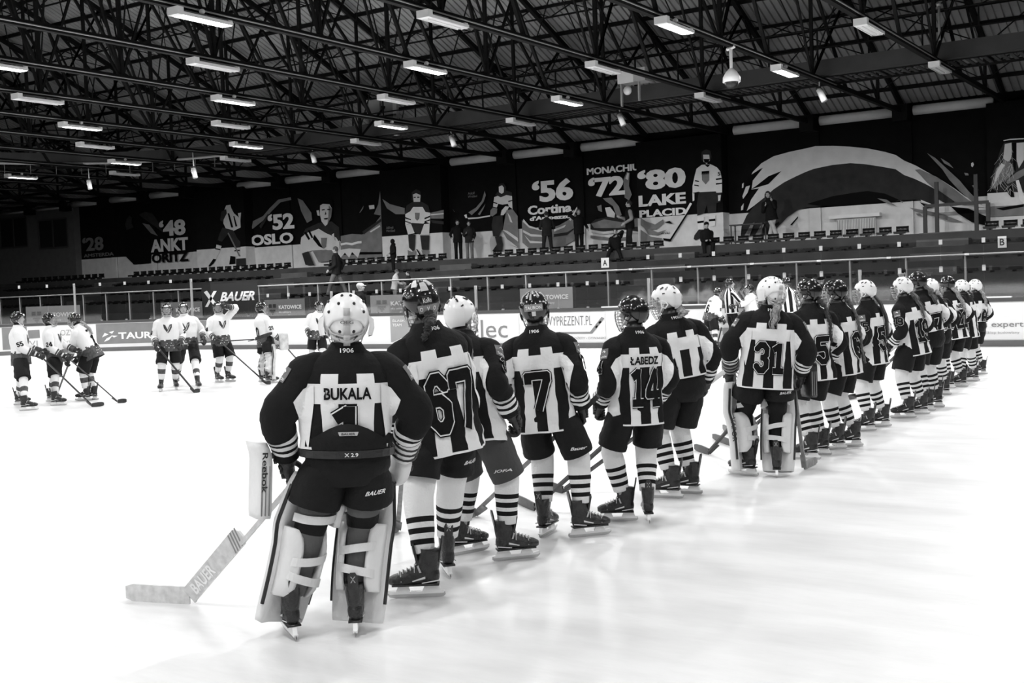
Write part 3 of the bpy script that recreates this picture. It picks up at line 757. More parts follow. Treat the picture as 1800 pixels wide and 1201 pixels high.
def decal(mb, bvh, vf, m, org, u, v, d, off=.003):
    """lay flat shape (verts, faces) on a surface along direction d"""
    org, u, v, d = V(org), V(u), V(v), V(d).normalized(); pos = []
    for a, b in vf[0]:
        p = org + u * a + v * b; h = bvh.ray_cast(p - d * .6, d, 1.2)
        if h[0] is None: pos.append(None)
        else:
            n = h[1] if h[1].dot(d) < 0 else -h[1]; pos.append(h[0] - d * off * .6 + n * off * .4)
    for f in vf[1]:
        P = [pos[i] for i in f]
        if any(p is None for p in P): continue
        if max((P[i] - P[i - 1]).length for i in range(len(P))) > .11: continue
        # keep the winding facing the viewer
        nn = (P[1] - P[0]).cross(P[2] - P[0])
        mb.add(P if nn.dot(d) < 0 else P[::-1], [tuple(range(len(P)))], m)
def bvh_of(mb): return BVHTree.FromPolygons([tuple(v) for v in mb.v], mb.f)

# ---- skate (toe to +Y, origin on the ice under the ankle)
def make_skate():
    mb = MB()
    stube(mb, [(0, -.028, .275, .052, .062), (0, -.02, .22, .050, .066), (0, -.006, .17, .044, .070), (0, .018, .135, .043, .062), (0, .07, .121, .044, .05), (0, .13, .110, .048, .038), (0, .18, .103, .043, .032), (0, .212, .100, .020, .018)], m_skate, 14, 4, up=(0, 1, 0))
    mb.ball((0, -.034, .128), (.041, .046, .062), m_skate, 14, 10)
    mb.bbox(-.036, .036, -.075, .19, .072, .082, m_skate)
    for sx in (-1, 1):
        mb.add([(sx * .0445, .0, .115), (sx * .0445, .07, .10), (sx * .0455, .075, .105), (sx * .0445, .0, .128)], [(0, 1, 2, 3)], m_strap)
        mb.add([(sx * .0405, -.075, .10), (sx * .044, .02, .088), (sx * .044, .02, .093), (sx * .0405, -.075, .107)], [(0, 1, 2, 3)], m_strap)
    mb.tube([(-.047, .135, .10), (-.035, .138, .137), (0, .14, .1475), (.035, .138, .137), (.047, .135, .10)], .003, m_lgrey, 5)
    for sx in (-1, 1):
        for i in range(6): mb.ball((sx * .030, .036 + .022 * i, (.186, .176, .166, .157, .149, .142)[i]), .004, m_lgrey, 6, 4)
        mb.add([(sx * .0455, .02, .150), (sx * .0445, .035, .190), (sx * .0450, .045, .188), (sx * .0465, .032, .150)], [(0, 1, 2, 3)], m_lgrey)
    boot = mb.mesh('boot', True)
    mb = MB(); prof = [(-.098, .024), (.205, .024), (.222, .036), (.215, .046), (.172, .038), (.152, .078), (.105, .078), (.092, .038), (.022, .038), (.005, .078), (-.07, .078), (-.085, .038), (-.104, .036)]
    fr = lambda a, b, w: V((w, a, b))
    n = len(prof)
    for p in ([0, 1, 2, 3, 4, 7, 8, 11, 12], [4, 5, 6, 7], [8, 9, 10, 11]): mb.prism([prof[i] for i in p], .024, m_hold, fr)
    hold = mb.mesh('blade_holder')
    mb = MB(); mb.prism([(-.105, .03), (-.108, .014), (-.095, .003), (-.06, 0), (.17, 0), (.205, .006), (.222, .022), (.222, .032)], .005, m_steel, fr); blade = mb.mesh('blade')
    mb = MB()
    for i in range(6):
        y, z = .034 + .022 * i, (.198, .187, .177, .168, .160, .152)[i]
        mb.tube([(-.030, y + .004, z - .014), (0, y + .006, z + .003), (.030, y + .004, z - .014)], .0035, m_lace, 5)
    mb.tube([(0, .03, .2), (.03, .055, .19), (.045, .05, .14)], .003, m_lace, 4); mb.tube([(0, .03, .2), (-.03, .06, .19), (-.04, .06, .15)], .003, m_lace, 4)
    lace = mb.mesh('laces', True)
    mb = MB(); mb.rings([[(-.022, -.078, .2), (.022, -.078, .2), (.018, -.068, .2), (-.018, -.068, .2)], [(-.026, -.092, .27), (.026, -.092, .27), (.022, -.082, .27), (-.022, -.082, .27)], [(-.028, -.102, .32), (.028, -.102, .32), (.024, -.092, .32), (-.024, -.092, .32)], [(-.014, -.106, .345), (.014, -.106, .345), (.012, -.096, .345), (-.012, -.096, .345)]], m_skate)
    for sx in (-1, 1): mb.add([(sx * .014, -.1045, .325), (sx * .008, -.1045, .325), (-sx * .014, -.0985, .29), (-sx * .008, -.0985, .29)], [(0, 1, 3, 2)], m_lgrey)
    guard = mb.mesh('tendon_guard')
    mb = MB(); mb.rings([[(-.03, .035, .2), (.03, .035, .2), (.03, .05, .2), (-.03, .05, .2)], [(-.036, .055, .29), (.036, .055, .29), (.036, .068, .29), (-.036, .068, .29)], [(-.02, .06, .31), (.02, .06, .31), (.02, .07, .31), (-.02, .07, .31)]], m_skate)
    tong = mb.mesh('tongue')
    return boot, hold, blade, lace, guard, tong
SK = make_skate()
def add_skate(root, M, low=False):
    b = inst('skate', SK[0], root, matrix=M)
    inst('blade_holder', SK[1], b); inst('blade', SK[2], b)
    if not low: inst('laces', SK[3], b)
    inst('tendon_guard', SK[4], b)
    if not low: inst('tongue', SK[5], b)
    return b

# ---- player glove, right hand hanging: fingers -Z, thumb +Y, palm -X
def make_glove(sx, m, trim):
    mb = MB()
    def T(x, y, z): return (x * sx, y, z)
    stube(mb, [(*T(0, 0, .10), .062, .066), (*T(0, 0, .05), .056, .060), (*T(0, 0, 0), .045, .052), (*T(0, 0, -.03), .036, .05)], m, 12, 3)
    stube(mb, [(*T(.004, 0, -.005), .030, .046), (*T(.006, 0, -.05), .032, .052), (*T(.004, -.002, -.095), .026, .050), (*T(0, -.002, -.112), .015, .042)], m, 12, 3, up=(0, 1, 0))
    glove = mb
    for k, z in enumerate((-.022, -.052, -.082)): mb.box(T(.036 - .002 * k, 0, z), (.02, .078, .024), m)
    for k, z in enumerate((.02, .055)): mb.box(T(.056 + .004 * k, 0, z), (.016, .08, .028), m if k else trim)
    mb.box(T(.0475, 0, -.052), (.003, .03, .012), trim)
    palm = mb.mesh('glove', True)
    fs = []
    for i, (y, L) in enumerate(((.038, .95), (.013, 1.05), (-.012, 1.0), (-.036, .85))):
        mb = MB(); stube(mb, [(*T(.004, y, -.098), .0135, .0135), (*T(.004, y, -.098 - .038 * L), .0145, .0145), (*T(-.016, y, -.098 - .058 * L), .0135, .0135), (*T(-.046, y, -.098 - .05 * L), .013, .013), (*T(-.058, y, -.098 - .018 * L), .011, .011)], m, 8, 3, up=(0, 1, 0))
        mb.box(T(.017, y, -.118), (.008, .02, .026), m); fs.append(mb.mesh('finger', True))
    mb = MB(); stube(mb, [(*T(0, .04, -.035), .017, .017), (*T(-.008, .066, -.062), .0175, .0175), (*T(-.03, .075, -.09), .0155, .0155), (*T(-.052, .062, -.112), .012, .012)], m, 8, 3); fs.append(mb.mesh('thumb', True))
    return palm, fs
GL = {k: (make_glove(1, m, t), make_glove(-1, m, t)) for k, (m, t) in {'black': (m_glove, m_glove), 'away': (m_glove, m_strap)}.items()}
def add_glove(root, M, side, kind='black'):
    palm, fs = GL[kind][0 if side > 0 else 1]; g = inst('glove', palm, root, matrix=M)
    for i, f in enumerate(fs): inst('thumb' if i == 4 else 'finger', f, g)
    return g
def hand_matrix(w, d, fwd, side):
    """frame whose -Z follows d, +Y near fwd"""
    z = -V(d).normalized(); y = V(fwd); y = (y - z * y.dot(z)).normalized(); x = y.cross(z)
    M = Matrix((x, y, z)).transposed().to_4x4(); M.translation = w; return M

# ---- helmet, head centre at the origin, face to +Y
def hel_r(az, el, k=1.0):
    return V((cos(el) * sin(az) * .104 * k, cos(el) * cos(az) * .128 * k - .008, sin(el) * .124 * k + .012))
def edge_el(az):
    a = abs((az + pi) % (2 * pi) - pi)      # 0 = face
    return interp([(0, radians(18)), (.75, radians(14)), (1.1, radians(-6)), (1.45, radians(-22)), (1.75, radians(-14)), (2.2, radians(-36)), (pi, radians(-44))], a)[0]
def make_helmet(m, style):
    mb = MB(); NA, NE = 36, 12; rg = []
    def k(az, el):
        f = 1.0
        if style != 'mask': f += .022 * (1 if abs(sin(az)) < .16 + .1 * (el > 1) else 0) * (el > .2) + .014 * max(0, cos(3 * az)) * (el < .7) + (.018 if .75 < abs((az + pi) % (2 * pi) - pi) < 1.9 and .1 < el < .55 else 0)
        return f
    for i in range(NE + 1):
        row = []
        for j in range(NA):
            az = 2 * pi * j / NA; e0 = edge_el(az); el = e0 + (radians(89) - e0) * i / NE; row.append(hel_r(az, el, k(az, el)))
        rg.append(row)
    inner = [[p * .93 + V((0, 0, .002)) for p in rg[1]], [p * .93 for p in rg[0]]]
    mb.rings(inner + rg, m, cap=False); n0 = len(mb.v) - NA; mb.face([n0 + j for j in range(NA)], m)
    shell = mb.mesh('helmet', True)
    mb = MB()      # vents
    vm = m_padk if m is m_shell else m_mgrey
    for az, el, a, w, h in [(2.7, .75, .3, .012, .03), (3.6, .75, -.3, .012, .03), (2.95, 1.1, .2, .01, .03), (3.33, 1.1, -.2, .01, .03), (1.9, .8, .8, .01, .035), (4.38, .8, -.8, .01, .035), (1.45, .85, .9, .01, .03), (4.83, .85, -.9, .01, .03), (2.4, .35, .5, .02, .008), (3.88, .35, -.5, .02, .008), (.6, .9, -.5, .009, .03), (5.68, .9, .5, .009, .03), (1.6, .4, 0, .022, .008), (4.68, .4, 0, .022, .008)]:
        c = hel_r(az, el, 1.025); n = (c - V((0, -.008, .012))).normalized(); u = V((0, 0, 1)).cross(n).normalized(); v = n.cross(u)
        R = Matrix((u * cos(a) + v * sin(a), v * cos(a) - u * sin(a), n)).transposed(); mb.box(c, (w, h, .006), vm, R)
    vent = mb.mesh('vent')
    mb = MB()      # back shell plate and ear pieces
    rg = []
    for i in range(5):
        el = radians(-44 + 14 * i); rg.append([hel_r(2.35 + 1.58 * j / 10, el, 1.045) for j in range(11)])
    o = len(mb.v)
    for r in rg: mb.v += r
    for i in range(4):
        for j in range(10): mb.face((o + i * 11 + j, o + i * 11 + j + 1, o + (i + 1) * 11 + j + 1, o + (i + 1) * 11 + j), m)
    for sx in (-1, 1):
        mb.tube([(sx * .098, .015, .0), (sx * .102, -.02, -.005), (sx * .100, -.035, -.035), (sx * .095, -.01, -.062), (sx * .096, .02, -.045), (sx * .098, .015, 0)], .007, m if m is m_shell else m_padk, 6)
        mb.ball((sx * .106, .04, .03), (.008, .01, .01), m_mgrey, 8, 6)
    plate = mb.mesh('back_plate', True)
    return shell, vent, plate
HM = {'black': make_helmet(m_gloss, 'p'), 'white': make_helmet(m_shell, 'p')}
def make_cage(r, nv, nh, wire=True):
    mb = MB()
    def P(az, el): return V((sin(az) * .108 * cos(el * .85), cos(az) * .150 * cos(el * .72) - .005, -.02 + el * .125))
    for i in range(nh):
        el = .28 - i * (1.28 / (nh - 1)); w = 1.35 - .35 * max(0, -el - .3); mb.tube([P(w * (t / 6 - 1), el) for t in range(13)], r * (1.5 if i in (0, nh - 1) else 1), m_cage, 4)
    for j in range(nv):
        az = -1.2 + 2.4 * j / (nv - 1); mb.tube([P(az, .28 - t * 1.28 / 6) for t in range(7)], r, m_cage, 4)
    return mb.mesh('cage', True)
CAGE = make_cage(.0022, 9, 8); CAGEF = make_cage(.004, 6, 6)
mb = MB(); mb.tube([(-.1, .0, -.03), (-.08, .06, -.115), (0, .085, -.135), (.08, .06, -.115), (.1, .0, -.03)], .006, m_strap, 6); STRAP = mb.mesh('chin_strap', True)
def sticker(root, s, az, el, w, h, m, tm, bold=.02):
    """label lying on the helmet shell"""
    mb = MB(); N = 8; o = 0
    def fr(u, v, k): p = hel_r(az + (u - .5) * -w / .115, el + (v - .5) * h / .12, k); return p
    for i in range(N + 1):
        mb.v += [fr(i / N, 0, 1.075), fr(i / N, .5, 1.078), fr(i / N, 1, 1.075)]
    for i in range(N):
        for q in (0, 1): mb.face((3 * i + q, 3 * i + 3 + q, 3 * i + 4 + q, 3 * i + 1 + q), m)
    if s: put_text(mb, s, tm, lambda u, v: fr(.08 + .84 * u, .25 + .5 * v, 1.085), bold)
    return mb.build('sticker', root)

# ---- sticks
def make_stick(name, label, heel, grip, tip, over=.08, goalie=False, m=m_stickb, group=None, dark_tip=True, butt=None, paddle=.62):
    """heel and tip on the ice, shaft through grip and beyond by over metres"""
    heel, grip, tip = V(heel), V(grip), V(tip); d = (grip - heel); L = d.length + over; u = d.normalized()
    M = Matrix.Translation(heel); o = empty(name, heel)
    b = (tip - heel); bl = b.length; bd = b.normalized(); side = bd.cross(V((0, 0, 1))).normalized()
    def loc(p): return V(p) - heel
    base = heel + V((0, 0, .03))
    mb = MB()
    if not goalie:
        mb.bar(loc(base + u * .02), loc(heel + u * L), .02, .03, m, up=side)
        mb.build('shaft', o)
        mb = MB(); rg = []
        for i in range(9):
            t = i / 8; c = heel + bd * bl * t + side * (.02 * t * t) + V((0, 0, .034 + .004 * t)); h = .030 + .008 * sin(pi * t) if i < 8 else .022; w = .006
            rg.append([loc(c + side * w + V((0, 0, h))), loc(c - side * w + V((0, 0, h))), loc(c - side * w - V((0, 0, h))), loc(c + side * w - V((0, 0, h)))])
        mb.rings(rg, m if m is m_stickb else m, smooth) if False else mb.rings(rg, m); mb.bar(loc(heel + V((0, 0, .02))), loc(heel + u * .14), .016, .045, m, up=side)
        mb.build('blade', o)
        mb = MB(); mb.bar(loc(heel + u * (L - .18)), loc(heel + u * (L + .01)), .024, .034, m_strap if m is m_stickb else m_stickb, up=side); mb.build('grip_tape', o)
    else:
        mb.bar(loc(heel + u * paddle), loc(heel + u * L), .022, .032, m, up=side); mb.build('shaft', o)
        w = u.cross(side).normalized(); mb = MB()
        rg = []
        for t, hw in ((.0, .055), (.03, .05), (.95, .052), (.97, .045), (1.0, .02)):
            c = heel + V((0, 0, .05)) + u * (paddle * t) ; rg.append([loc(c + side * .011 + w * hw), loc(c - side * .011 + w * hw), loc(c - side * .011 - w * hw), loc(c + side * .011 - w * hw)])
        mb.rings(rg, m)
        pdl = mb.build('paddle', o)
        mb = MB(); rg = []
        for i in range(9):
            t = i / 8; c = heel + bd * bl * t + side * (.03 * t * t) + V((0, 0, .05)); h = .05 - (.015 if i == 8 else 0)
            rg.append([loc(c + side * .008 + V((0, 0, h))), loc(c - side * .008 + V((0, 0, h))), loc(c - side * .008 - V((0, 0, h))), loc(c + side * .008 - V((0, 0, h)))])
        mb.rings(rg, m); mb.build('blade', o)
        return tag(o, label, 'stick', group), pdl, (heel, u, w, side, L)
    return tag(o, label, 'stick', group)
# ================================================================ PAINTED WALL
zA = Zm(1250, 180, 3.2727); zB = Zm(850, 240, 3.913); zC = Zm(440, 300, 3.913); zD = Zm(0, 300, 4.0); zE = Zm(750, 280, 6.0); zF = Zm(400, 260, 4.5)
YM, YN_ = YW - .112, YP - .02
def mural(name, label, y, shapes):
    mb = MB()
    for i, (m, P) in enumerate(shapes): paint(mb, P, m, y - .003 * i)
    o = mb.build(name, wall); o['label'] = label; return o
K, D_, M_, P_, L_ = m_paintk, m_paintd, m_paintm, m_paint, m_paintl
mural('mural_painting', 'sweeping pale arch painted on the black wall', YM, [
 (P_, zA(205, 470, 240, 400, 290, 350, 360, 310, 450, 285, 545, 265, 600, 252, 700, 250, 800, 255, 900, 265, 1000, 285, 1062, 303, 1110, 335, 1180, 365, 1250, 405, 1330, 450, 1400, 495, 1460, 540, 1530, 580, 1590, 605, 1530, 602, 1440, 585, 1380, 560, 1290, 500, 1230, 468, 1170, 440, 1110, 418, 1062, 385, 980, 370, 880, 355, 800, 350, 700, 360, 640, 372, 590, 383, 545, 400, 490, 425, 420, 460, 360, 500, 310, 545, 250, 592, 205, 625, 230, 560, 275, 495, 232, 502, 240, 450, 300, 375, 250, 410, 222, 470)),
 (D_, zA(590, 383, 640, 372, 700, 360, 800, 350, 880, 355, 980, 370, 1062, 385, 1110, 418, 1230, 468, 1290, 500, 1290, 595, 1180, 560, 1100, 562, 1060, 572, 900, 582, 800, 590, 640, 598, 555, 604, 500, 618, 440, 660, 400, 700, 340, 760, 170, 770, 175, 715, 205, 650, 250, 592, 310, 545, 360, 500, 420, 460, 490, 425, 545, 400)),
 (K, zA(550, 585, 700, 540, 820, 520, 900, 510, 1000, 525, 1080, 560, 1060, 572, 900, 582, 800, 590, 640, 598)),
 (K, zA(230, 500, 330, 470, 405, 395, 330, 425, 260, 480)), (K, zA(200, 480, 225, 420, 295, 375, 250, 420, 215, 485)), (P_, zA(178, 470, 188, 462, 186, 490, 177, 494)), (P_, zA(180, 540, 200, 485, 224, 478, 210, 520, 184, 556)), (P_, zA(173, 600, 188, 580, 184, 618, 172, 622)),
 (M_, zA(1172, 388, 1200, 385, 1300, 430, 1400, 500, 1470, 555, 1530, 595, 1450, 590, 1400, 570, 1320, 525, 1240, 460, 1205, 420)),
 (M_, zA(1242, 292, 1290, 320, 1360, 385, 1430, 450, 1480, 510, 1560, 590, 1500, 570, 1430, 510, 1370, 445, 1330, 385)), (M_, zA(1140, 605, 1220, 620, 1320, 640, 1400, 670, 1450, 690, 1380, 685, 1260, 650, 1180, 630)),
 (D_, zA(1300, 500, 1400, 570, 1380, 600, 1310, 560)), (L_, zA(1205, 560, 1275, 588, 1270, 594, 1210, 570)), (K, zA(1200, 575, 1290, 600, 1240, 612)), (K, zA(1380, 600, 1480, 610, 1590, 660, 1590, 710, 1500, 690, 1420, 640)),
 (P_, zA(1496, 350, 1506, 344, 1512, 358, 1504, 374, 1496, 366)), (M_, zA(1456, 405, 1478, 408, 1482, 420, 1462, 420)), (M_, zA(1500, 478, 1515, 475, 1540, 505, 1522, 508)), (M_, zA(1320, 320, 1370, 350, 1395, 380, 1340, 350)),
 (M_, zA(955, 552, 1010, 560, 1070, 600, 1020, 585)), (K, zA(455, 705, 500, 655, 500, 665, 465, 708)), (M_, zA(1085, 565, 1105, 570, 1100, 580)), (M_, zA(1175, 640, 1200, 638, 1215, 655, 1190, 652)),
 (K, zA(365, 700, 390, 685, 390, 700, 370, 712)), (M_, zA(190, 770, 230, 700, 250, 690, 220, 770)), (M_, zA(250, 770, 290, 700, 310, 690, 280, 770))])
mural('mural_painting', 'hatched crouching goalkeeper painted at the right edge', YN_, [
 (D_, zA(1605, 490, 1612, 430, 1640, 350, 1665, 270, 1685, 232, 1800, 226, 1800, 520, 1700, 512, 1640, 515)),
 (P_, zA(1690, 240, 1728, 232, 1730, 300, 1722, 330, 1700, 350, 1680, 320)), (M_, zA(1640, 380, 1690, 330, 1735, 360, 1745, 400, 1700, 440, 1660, 470, 1620, 500, 1612, 470)), (P_, zA(1640, 400, 1670, 350, 1690, 360, 1650, 430, 1625, 480)),
 (P_, zA(1757, 234, 1800, 230, 1800, 330, 1770, 380, 1757, 330)), (L_, zA(1680, 218, 1720, 210, 1800, 206, 1800, 212, 1720, 216, 1684, 223)), (K, zA(1732, 232, 1755, 230, 1752, 400, 1740, 380)),
 (M_, zA(1700, 450, 1760, 400, 1800, 380, 1800, 420, 1750, 450, 1705, 470)), (L_, zA(1752, 450, 1770, 446, 1800, 540, 1800, 585, 1775, 560)), (K, zA(1705, 520, 1720, 480, 1735, 478, 1745, 545, 1725, 545)), (M_, zA(1598, 600, 1800, 590, 1800, 650, 1598, 660)), (K, zA(1640, 610, 1800, 585, 1800, 600, 1680, 622))])
for k in range(60):
    pass
mb = MB(); rr = random.Random(3)
for k in range(90):
    x0, y0 = rr.uniform(1615, 1735), rr.uniform(240, 500)
    if x0 < 1740 - (y0 - 200) * -.0 and x0 > 1690 - (y0 - 235) * .42:
        a = rr.uniform(-1, 1); dx, dy = 40 * cos(a + 1.57), 40 * sin(a + 1.57); paint(mb, zA(x0, y0, x0 + 1.5, y0, x0 + dx + 1.5, y0 + dy, x0 + dx, y0 + dy), P_, YN_ - .05)
o = mb.build('mural_hatching', wall); o['kind'] = 'stuff'
mural('mural_painting', 'tall standing hockey player in pale jersey with a stick', YN_, [
 (D_, zB(1500, 105, 1530, 88, 1560, 98, 1568, 140, 1560, 165, 1500, 165, 1497, 130)), (P_, zB(1510, 125, 1552, 125, 1556, 165, 1535, 190, 1512, 172)), (K, zB(1512, 155, 1556, 155, 1545, 182, 1520, 180)),
 (L_, zB(1465, 222, 1500, 195, 1560, 190, 1605, 212, 1628, 240, 1640, 300, 1640, 385, 1600, 388, 1596, 378, 1490, 383, 1478, 380, 1437, 388, 1437, 340, 1452, 270)),
 (K, zB(1520, 195, 1560, 192, 1542, 212)), (K, zB(1455, 300, 1482, 305, 1482, 313, 1453, 308)), (K, zB(1450, 330, 1480, 336, 1480, 344, 1448, 338)), (K, zB(1598, 290, 1636, 285, 1638, 294, 1598, 300)), (K, zB(1598, 322, 1640, 318, 1640, 326, 1598, 332)), (M_, zB(1500, 245, 1550, 240, 1552, 300, 1528, 330, 1502, 300)), (K, zB(1500, 240, 1552, 236, 1552, 250, 1500, 254)),
 (D_, zB(1480, 385, 1600, 380, 1602, 440, 1600, 520, 1545, 530, 1535, 470, 1518, 530, 1470, 545, 1466, 470)), (L_, zB(1470, 560, 1516, 550, 1512, 640, 1476, 650)), (L_, zB(1550, 545, 1594, 540, 1592, 615, 1552, 620)),
 (K, zB(1470, 585, 1514, 578, 1514, 592, 1472, 598)), (K, zB(1550, 570, 1594, 565, 1594, 580, 1550, 584)), (D_, zB(1450, 680, 1480, 640, 1512, 640, 1505, 690, 1460, 715, 1445, 705)), (L_, zB(1436, 388, 1450, 392, 1450, 440, 1438, 446)), (D_, zB(1598, 390, 1636, 390, 1630, 450, 1600, 460)), (P_, zB(1612, 405, 1632, 402, 1628, 440, 1614, 445)),
 (L_, zB(1420, 455, 1434, 462, 1390, 540, 1378, 530)), (K, zB(1395, 530, 1404, 536, 1286, 722, 1272, 722)), (K, zB(1235, 700, 1285, 705, 1285, 722, 1240, 716)),
 (M_, zB(1080, 560, 1120, 585, 1180, 605, 1235, 570, 1240, 595, 1190, 640, 1120, 640, 1080, 610)), (M_, zB(1080, 640, 1150, 690, 1230, 700, 1200, 722, 1080, 722)), (K, zB(1245, 590, 1280, 580, 1300, 600, 1285, 600)), (M_, zB(1100, 620, 1200, 660, 1260, 640, 1200, 680, 1130, 670))])
mural('mural_painting', 'leaning hockey player painted on the left dark panel', YN_, [
 (M_, zC(908, 195, 960, 230, 1062, 258, 1062, 300, 1000, 300, 940, 260)), (M_, zC(1240, 290, 1330, 270, 1330, 330, 1240, 330)), (P_, zC(1240, 300, 1330, 292, 1330, 300, 1240, 308)), (D_, zC(1240, 340, 1330, 350, 1330, 370, 1250, 360)),
 (D_, zC(1110, 150, 1140, 128, 1168, 140, 1176, 180, 1165, 210, 1110, 205)), (P_, zC(1118, 165, 1140, 155, 1170, 168, 1168, 215, 1145, 250, 1124, 220)), (K, zC(1124, 182, 1138, 180, 1138, 187, 1124, 188)), (K, zC(1148, 180, 1164, 180, 1164, 186, 1148, 188)), (K, zC(1132, 222, 1156, 220, 1150, 228, 1136, 228)),
 (D_, zC(1062, 300, 1075, 240, 1115, 215, 1180, 215, 1225, 240, 1238, 300)), (L_, zC(1066, 300, 1100, 280, 1120, 250, 1185, 250, 1205, 285, 1238, 290, 1236, 365, 1205, 350, 1190, 365, 1110, 360, 1066, 372)),
 (K, zC(1066, 320, 1105, 335, 1105, 342, 1066, 330)), (K, zC(1066, 345, 1105, 358, 1105, 364, 1066, 352)), (K, zC(1198, 325, 1236, 310, 1236, 320, 1198, 336)), (K, zC(1198, 348, 1236, 335, 1236, 343, 1198, 356)), (M_, zC(1132, 290, 1165, 290, 1162, 330, 1148, 345, 1134, 330)),
 (P_, zC(1066, 372, 1105, 365, 1130, 430, 1085, 440)), (P_, zC(1195, 368, 1234, 365, 1230, 440, 1170, 440)), (D_, zC(1108, 365, 1195, 365, 1165, 440, 1130, 425)), (D_, zC(1085, 440, 1136, 440, 1130, 545, 1118, 555, 1092, 530)), (D_, zC(1168, 445, 1232, 445, 1228, 545, 1180, 545)),
 (M_, zC(1082, 545, 1110, 560, 1135, 545, 1140, 588, 1085, 590)), (M_, zC(1176, 548, 1228, 548, 1226, 588, 1190, 590)), (K, zC(1140, 540, 1148, 540, 1180, 588, 1168, 590))])
mural('mural_painting', 'large bust portrait of a hockey player', YM, [
 (M_, zC(325, 190, 360, 205, 420, 290, 425, 340, 390, 360, 350, 280)), (D_, zC(360, 440, 380, 400, 470, 360, 560, 350, 610, 390, 620, 520, 560, 470, 440, 420)), (P_, zC(345, 500, 350, 460, 385, 430, 440, 412, 470, 400, 520, 430, 590, 460, 615, 500, 615, 560, 520, 545, 420, 550, 400, 560, 360, 560)),
 (K, zC(368, 425, 385, 420, 412, 470, 400, 478)), (K, zC(395, 412, 408, 408, 432, 460, 422, 466)), (M_, zC(485, 462, 528, 462, 522, 525, 505, 538, 490, 520)), (K, zC(440, 440, 470, 480, 500, 535, 470, 520, 430, 470)),
 (K, zC(468, 250, 470, 205, 500, 185, 545, 188, 570, 220, 570, 270, 555, 240, 520, 225, 485, 235)), (P_, zC(480, 240, 500, 228, 545, 232, 562, 262, 556, 320, 530, 370, 515, 382, 490, 350, 478, 300)), (P_, zC(455, 275, 472, 272, 476, 312, 462, 308)), (M_, zC(540, 240, 562, 262, 556, 320, 530, 370, 536, 320)),
 (K, zC(490, 268, 512, 264, 512, 272, 492, 275)), (K, zC(528, 264, 550, 264, 550, 272, 530, 272)), (K, zC(505, 328, 535, 325, 530, 336, 510, 337)), (D_, zC(516, 280, 524, 300, 512, 306)), (M_, zC(430, 555, 600, 545, 590, 620, 470, 630)), (P_, zC(560, 440, 575, 430, 580, 480, 600, 490, 615, 480, 612, 540, 580, 530)), (D_, zC(355, 570, 400, 555, 440, 650, 380, 650))])
mural('mural_painting', 'stooping hockey player painted left of the OSLO lettering', YN_, [
 (P_, zD(1580, 270, 1590, 245, 1620, 240, 1625, 262, 1645, 300, 1680, 330, 1672, 300, 1695, 295, 1690, 350, 1692, 400, 1640, 425, 1590, 412, 1570, 370, 1575, 320)), (D_, zD(1555, 290, 1590, 270, 1595, 300, 1565, 360, 1548, 350)), (K, zD(1600, 300, 1612, 300, 1640, 400, 1625, 400)), (K, zD(1640, 320, 1648, 320, 1668, 390, 1656, 395)),
 (D_, zD(1565, 400, 1640, 420, 1672, 480, 1690, 500, 1690, 540, 1650, 550, 1630, 480, 1600, 450, 1560, 500, 1530, 490, 1545, 440)), (P_, zD(1515, 560, 1522, 520, 1558, 530, 1545, 570, 1520, 620, 1500, 615)), (K, zD(1515, 545, 1550, 552, 1548, 560, 1512, 553)), (P_, zD(1648, 545, 1688, 540, 1682, 590, 1655, 610)), (K, zD(1648, 560, 1686, 556, 1686, 564, 1648, 569)), (K, zD(1465, 672, 1500, 620, 1520, 625, 1500, 655, 1475, 676)), (K, zD(1612, 660, 1620, 600, 1655, 605, 1655, 655)), (M_, zD(1600, 440, 1608, 436, 1690, 600, 1680, 604)), (D_, zD(1660, 620, 1728, 615, 1730, 670, 1660, 672))])
mural('mural_painting', 'hockey player with a stick held sideways, names painted beside', YM, [
 (M_, zE(440, 560, 520, 510, 580, 440, 612, 335, 624, 380, 600, 450, 540, 530, 475, 590)), (M_, zE(270, 520, 300, 560, 290, 550)), (M_, zE(540, 580, 620, 470, 600, 520, 560, 590)),
 (D_, zE(755, 290, 770, 258, 810, 252, 838, 290, 832, 360, 800, 370)), (L_, zE(760, 290, 795, 275, 815, 300, 812, 350, 785, 370, 762, 345)), (D_, zE(720, 380, 750, 340, 800, 370, 840, 330, 898, 350, 900, 385, 840, 375, 780, 400)),
 (P_, zE(712, 400, 750, 385, 780, 402, 840, 378, 900, 388, 905, 525, 870, 500, 855, 470, 800, 480, 755, 470, 740, 510, 700, 500)), (K, zE(705, 450, 745, 462, 745, 472, 703, 462)), (K, zE(860, 440, 902, 430, 902, 440, 862, 452)), (M_, zE(672, 540, 700, 508, 745, 520, 740, 570, 690, 605, 670, 590)), (P_, zE(790, 540, 830, 495, 870, 500, 850, 540, 810, 590, 780, 590)),
 (P_, zE(430, 618, 540, 612, 670, 590, 672, 604, 545, 626, 440, 634)), (L_, zE(395, 590, 420, 580, 428, 620, 410, 622)), (D_, zE(700, 605, 800, 590, 805, 720, 760, 820, 700, 810, 685, 700)), (D_, zE(720, 820, 790, 810, 805, 900, 800, 970, 690, 970, 740, 900)),
 (M_, zE(840, 540, 905, 525, 960, 600, 965, 940, 880, 900, 800, 760)), (P_, zE(850, 560, 880, 600, 905, 670, 880, 660)), (P_, zE(800, 745, 850, 755, 960, 830, 965, 870, 870, 800)), (P_, zE(830, 830, 900, 880, 960, 930, 880, 900))])
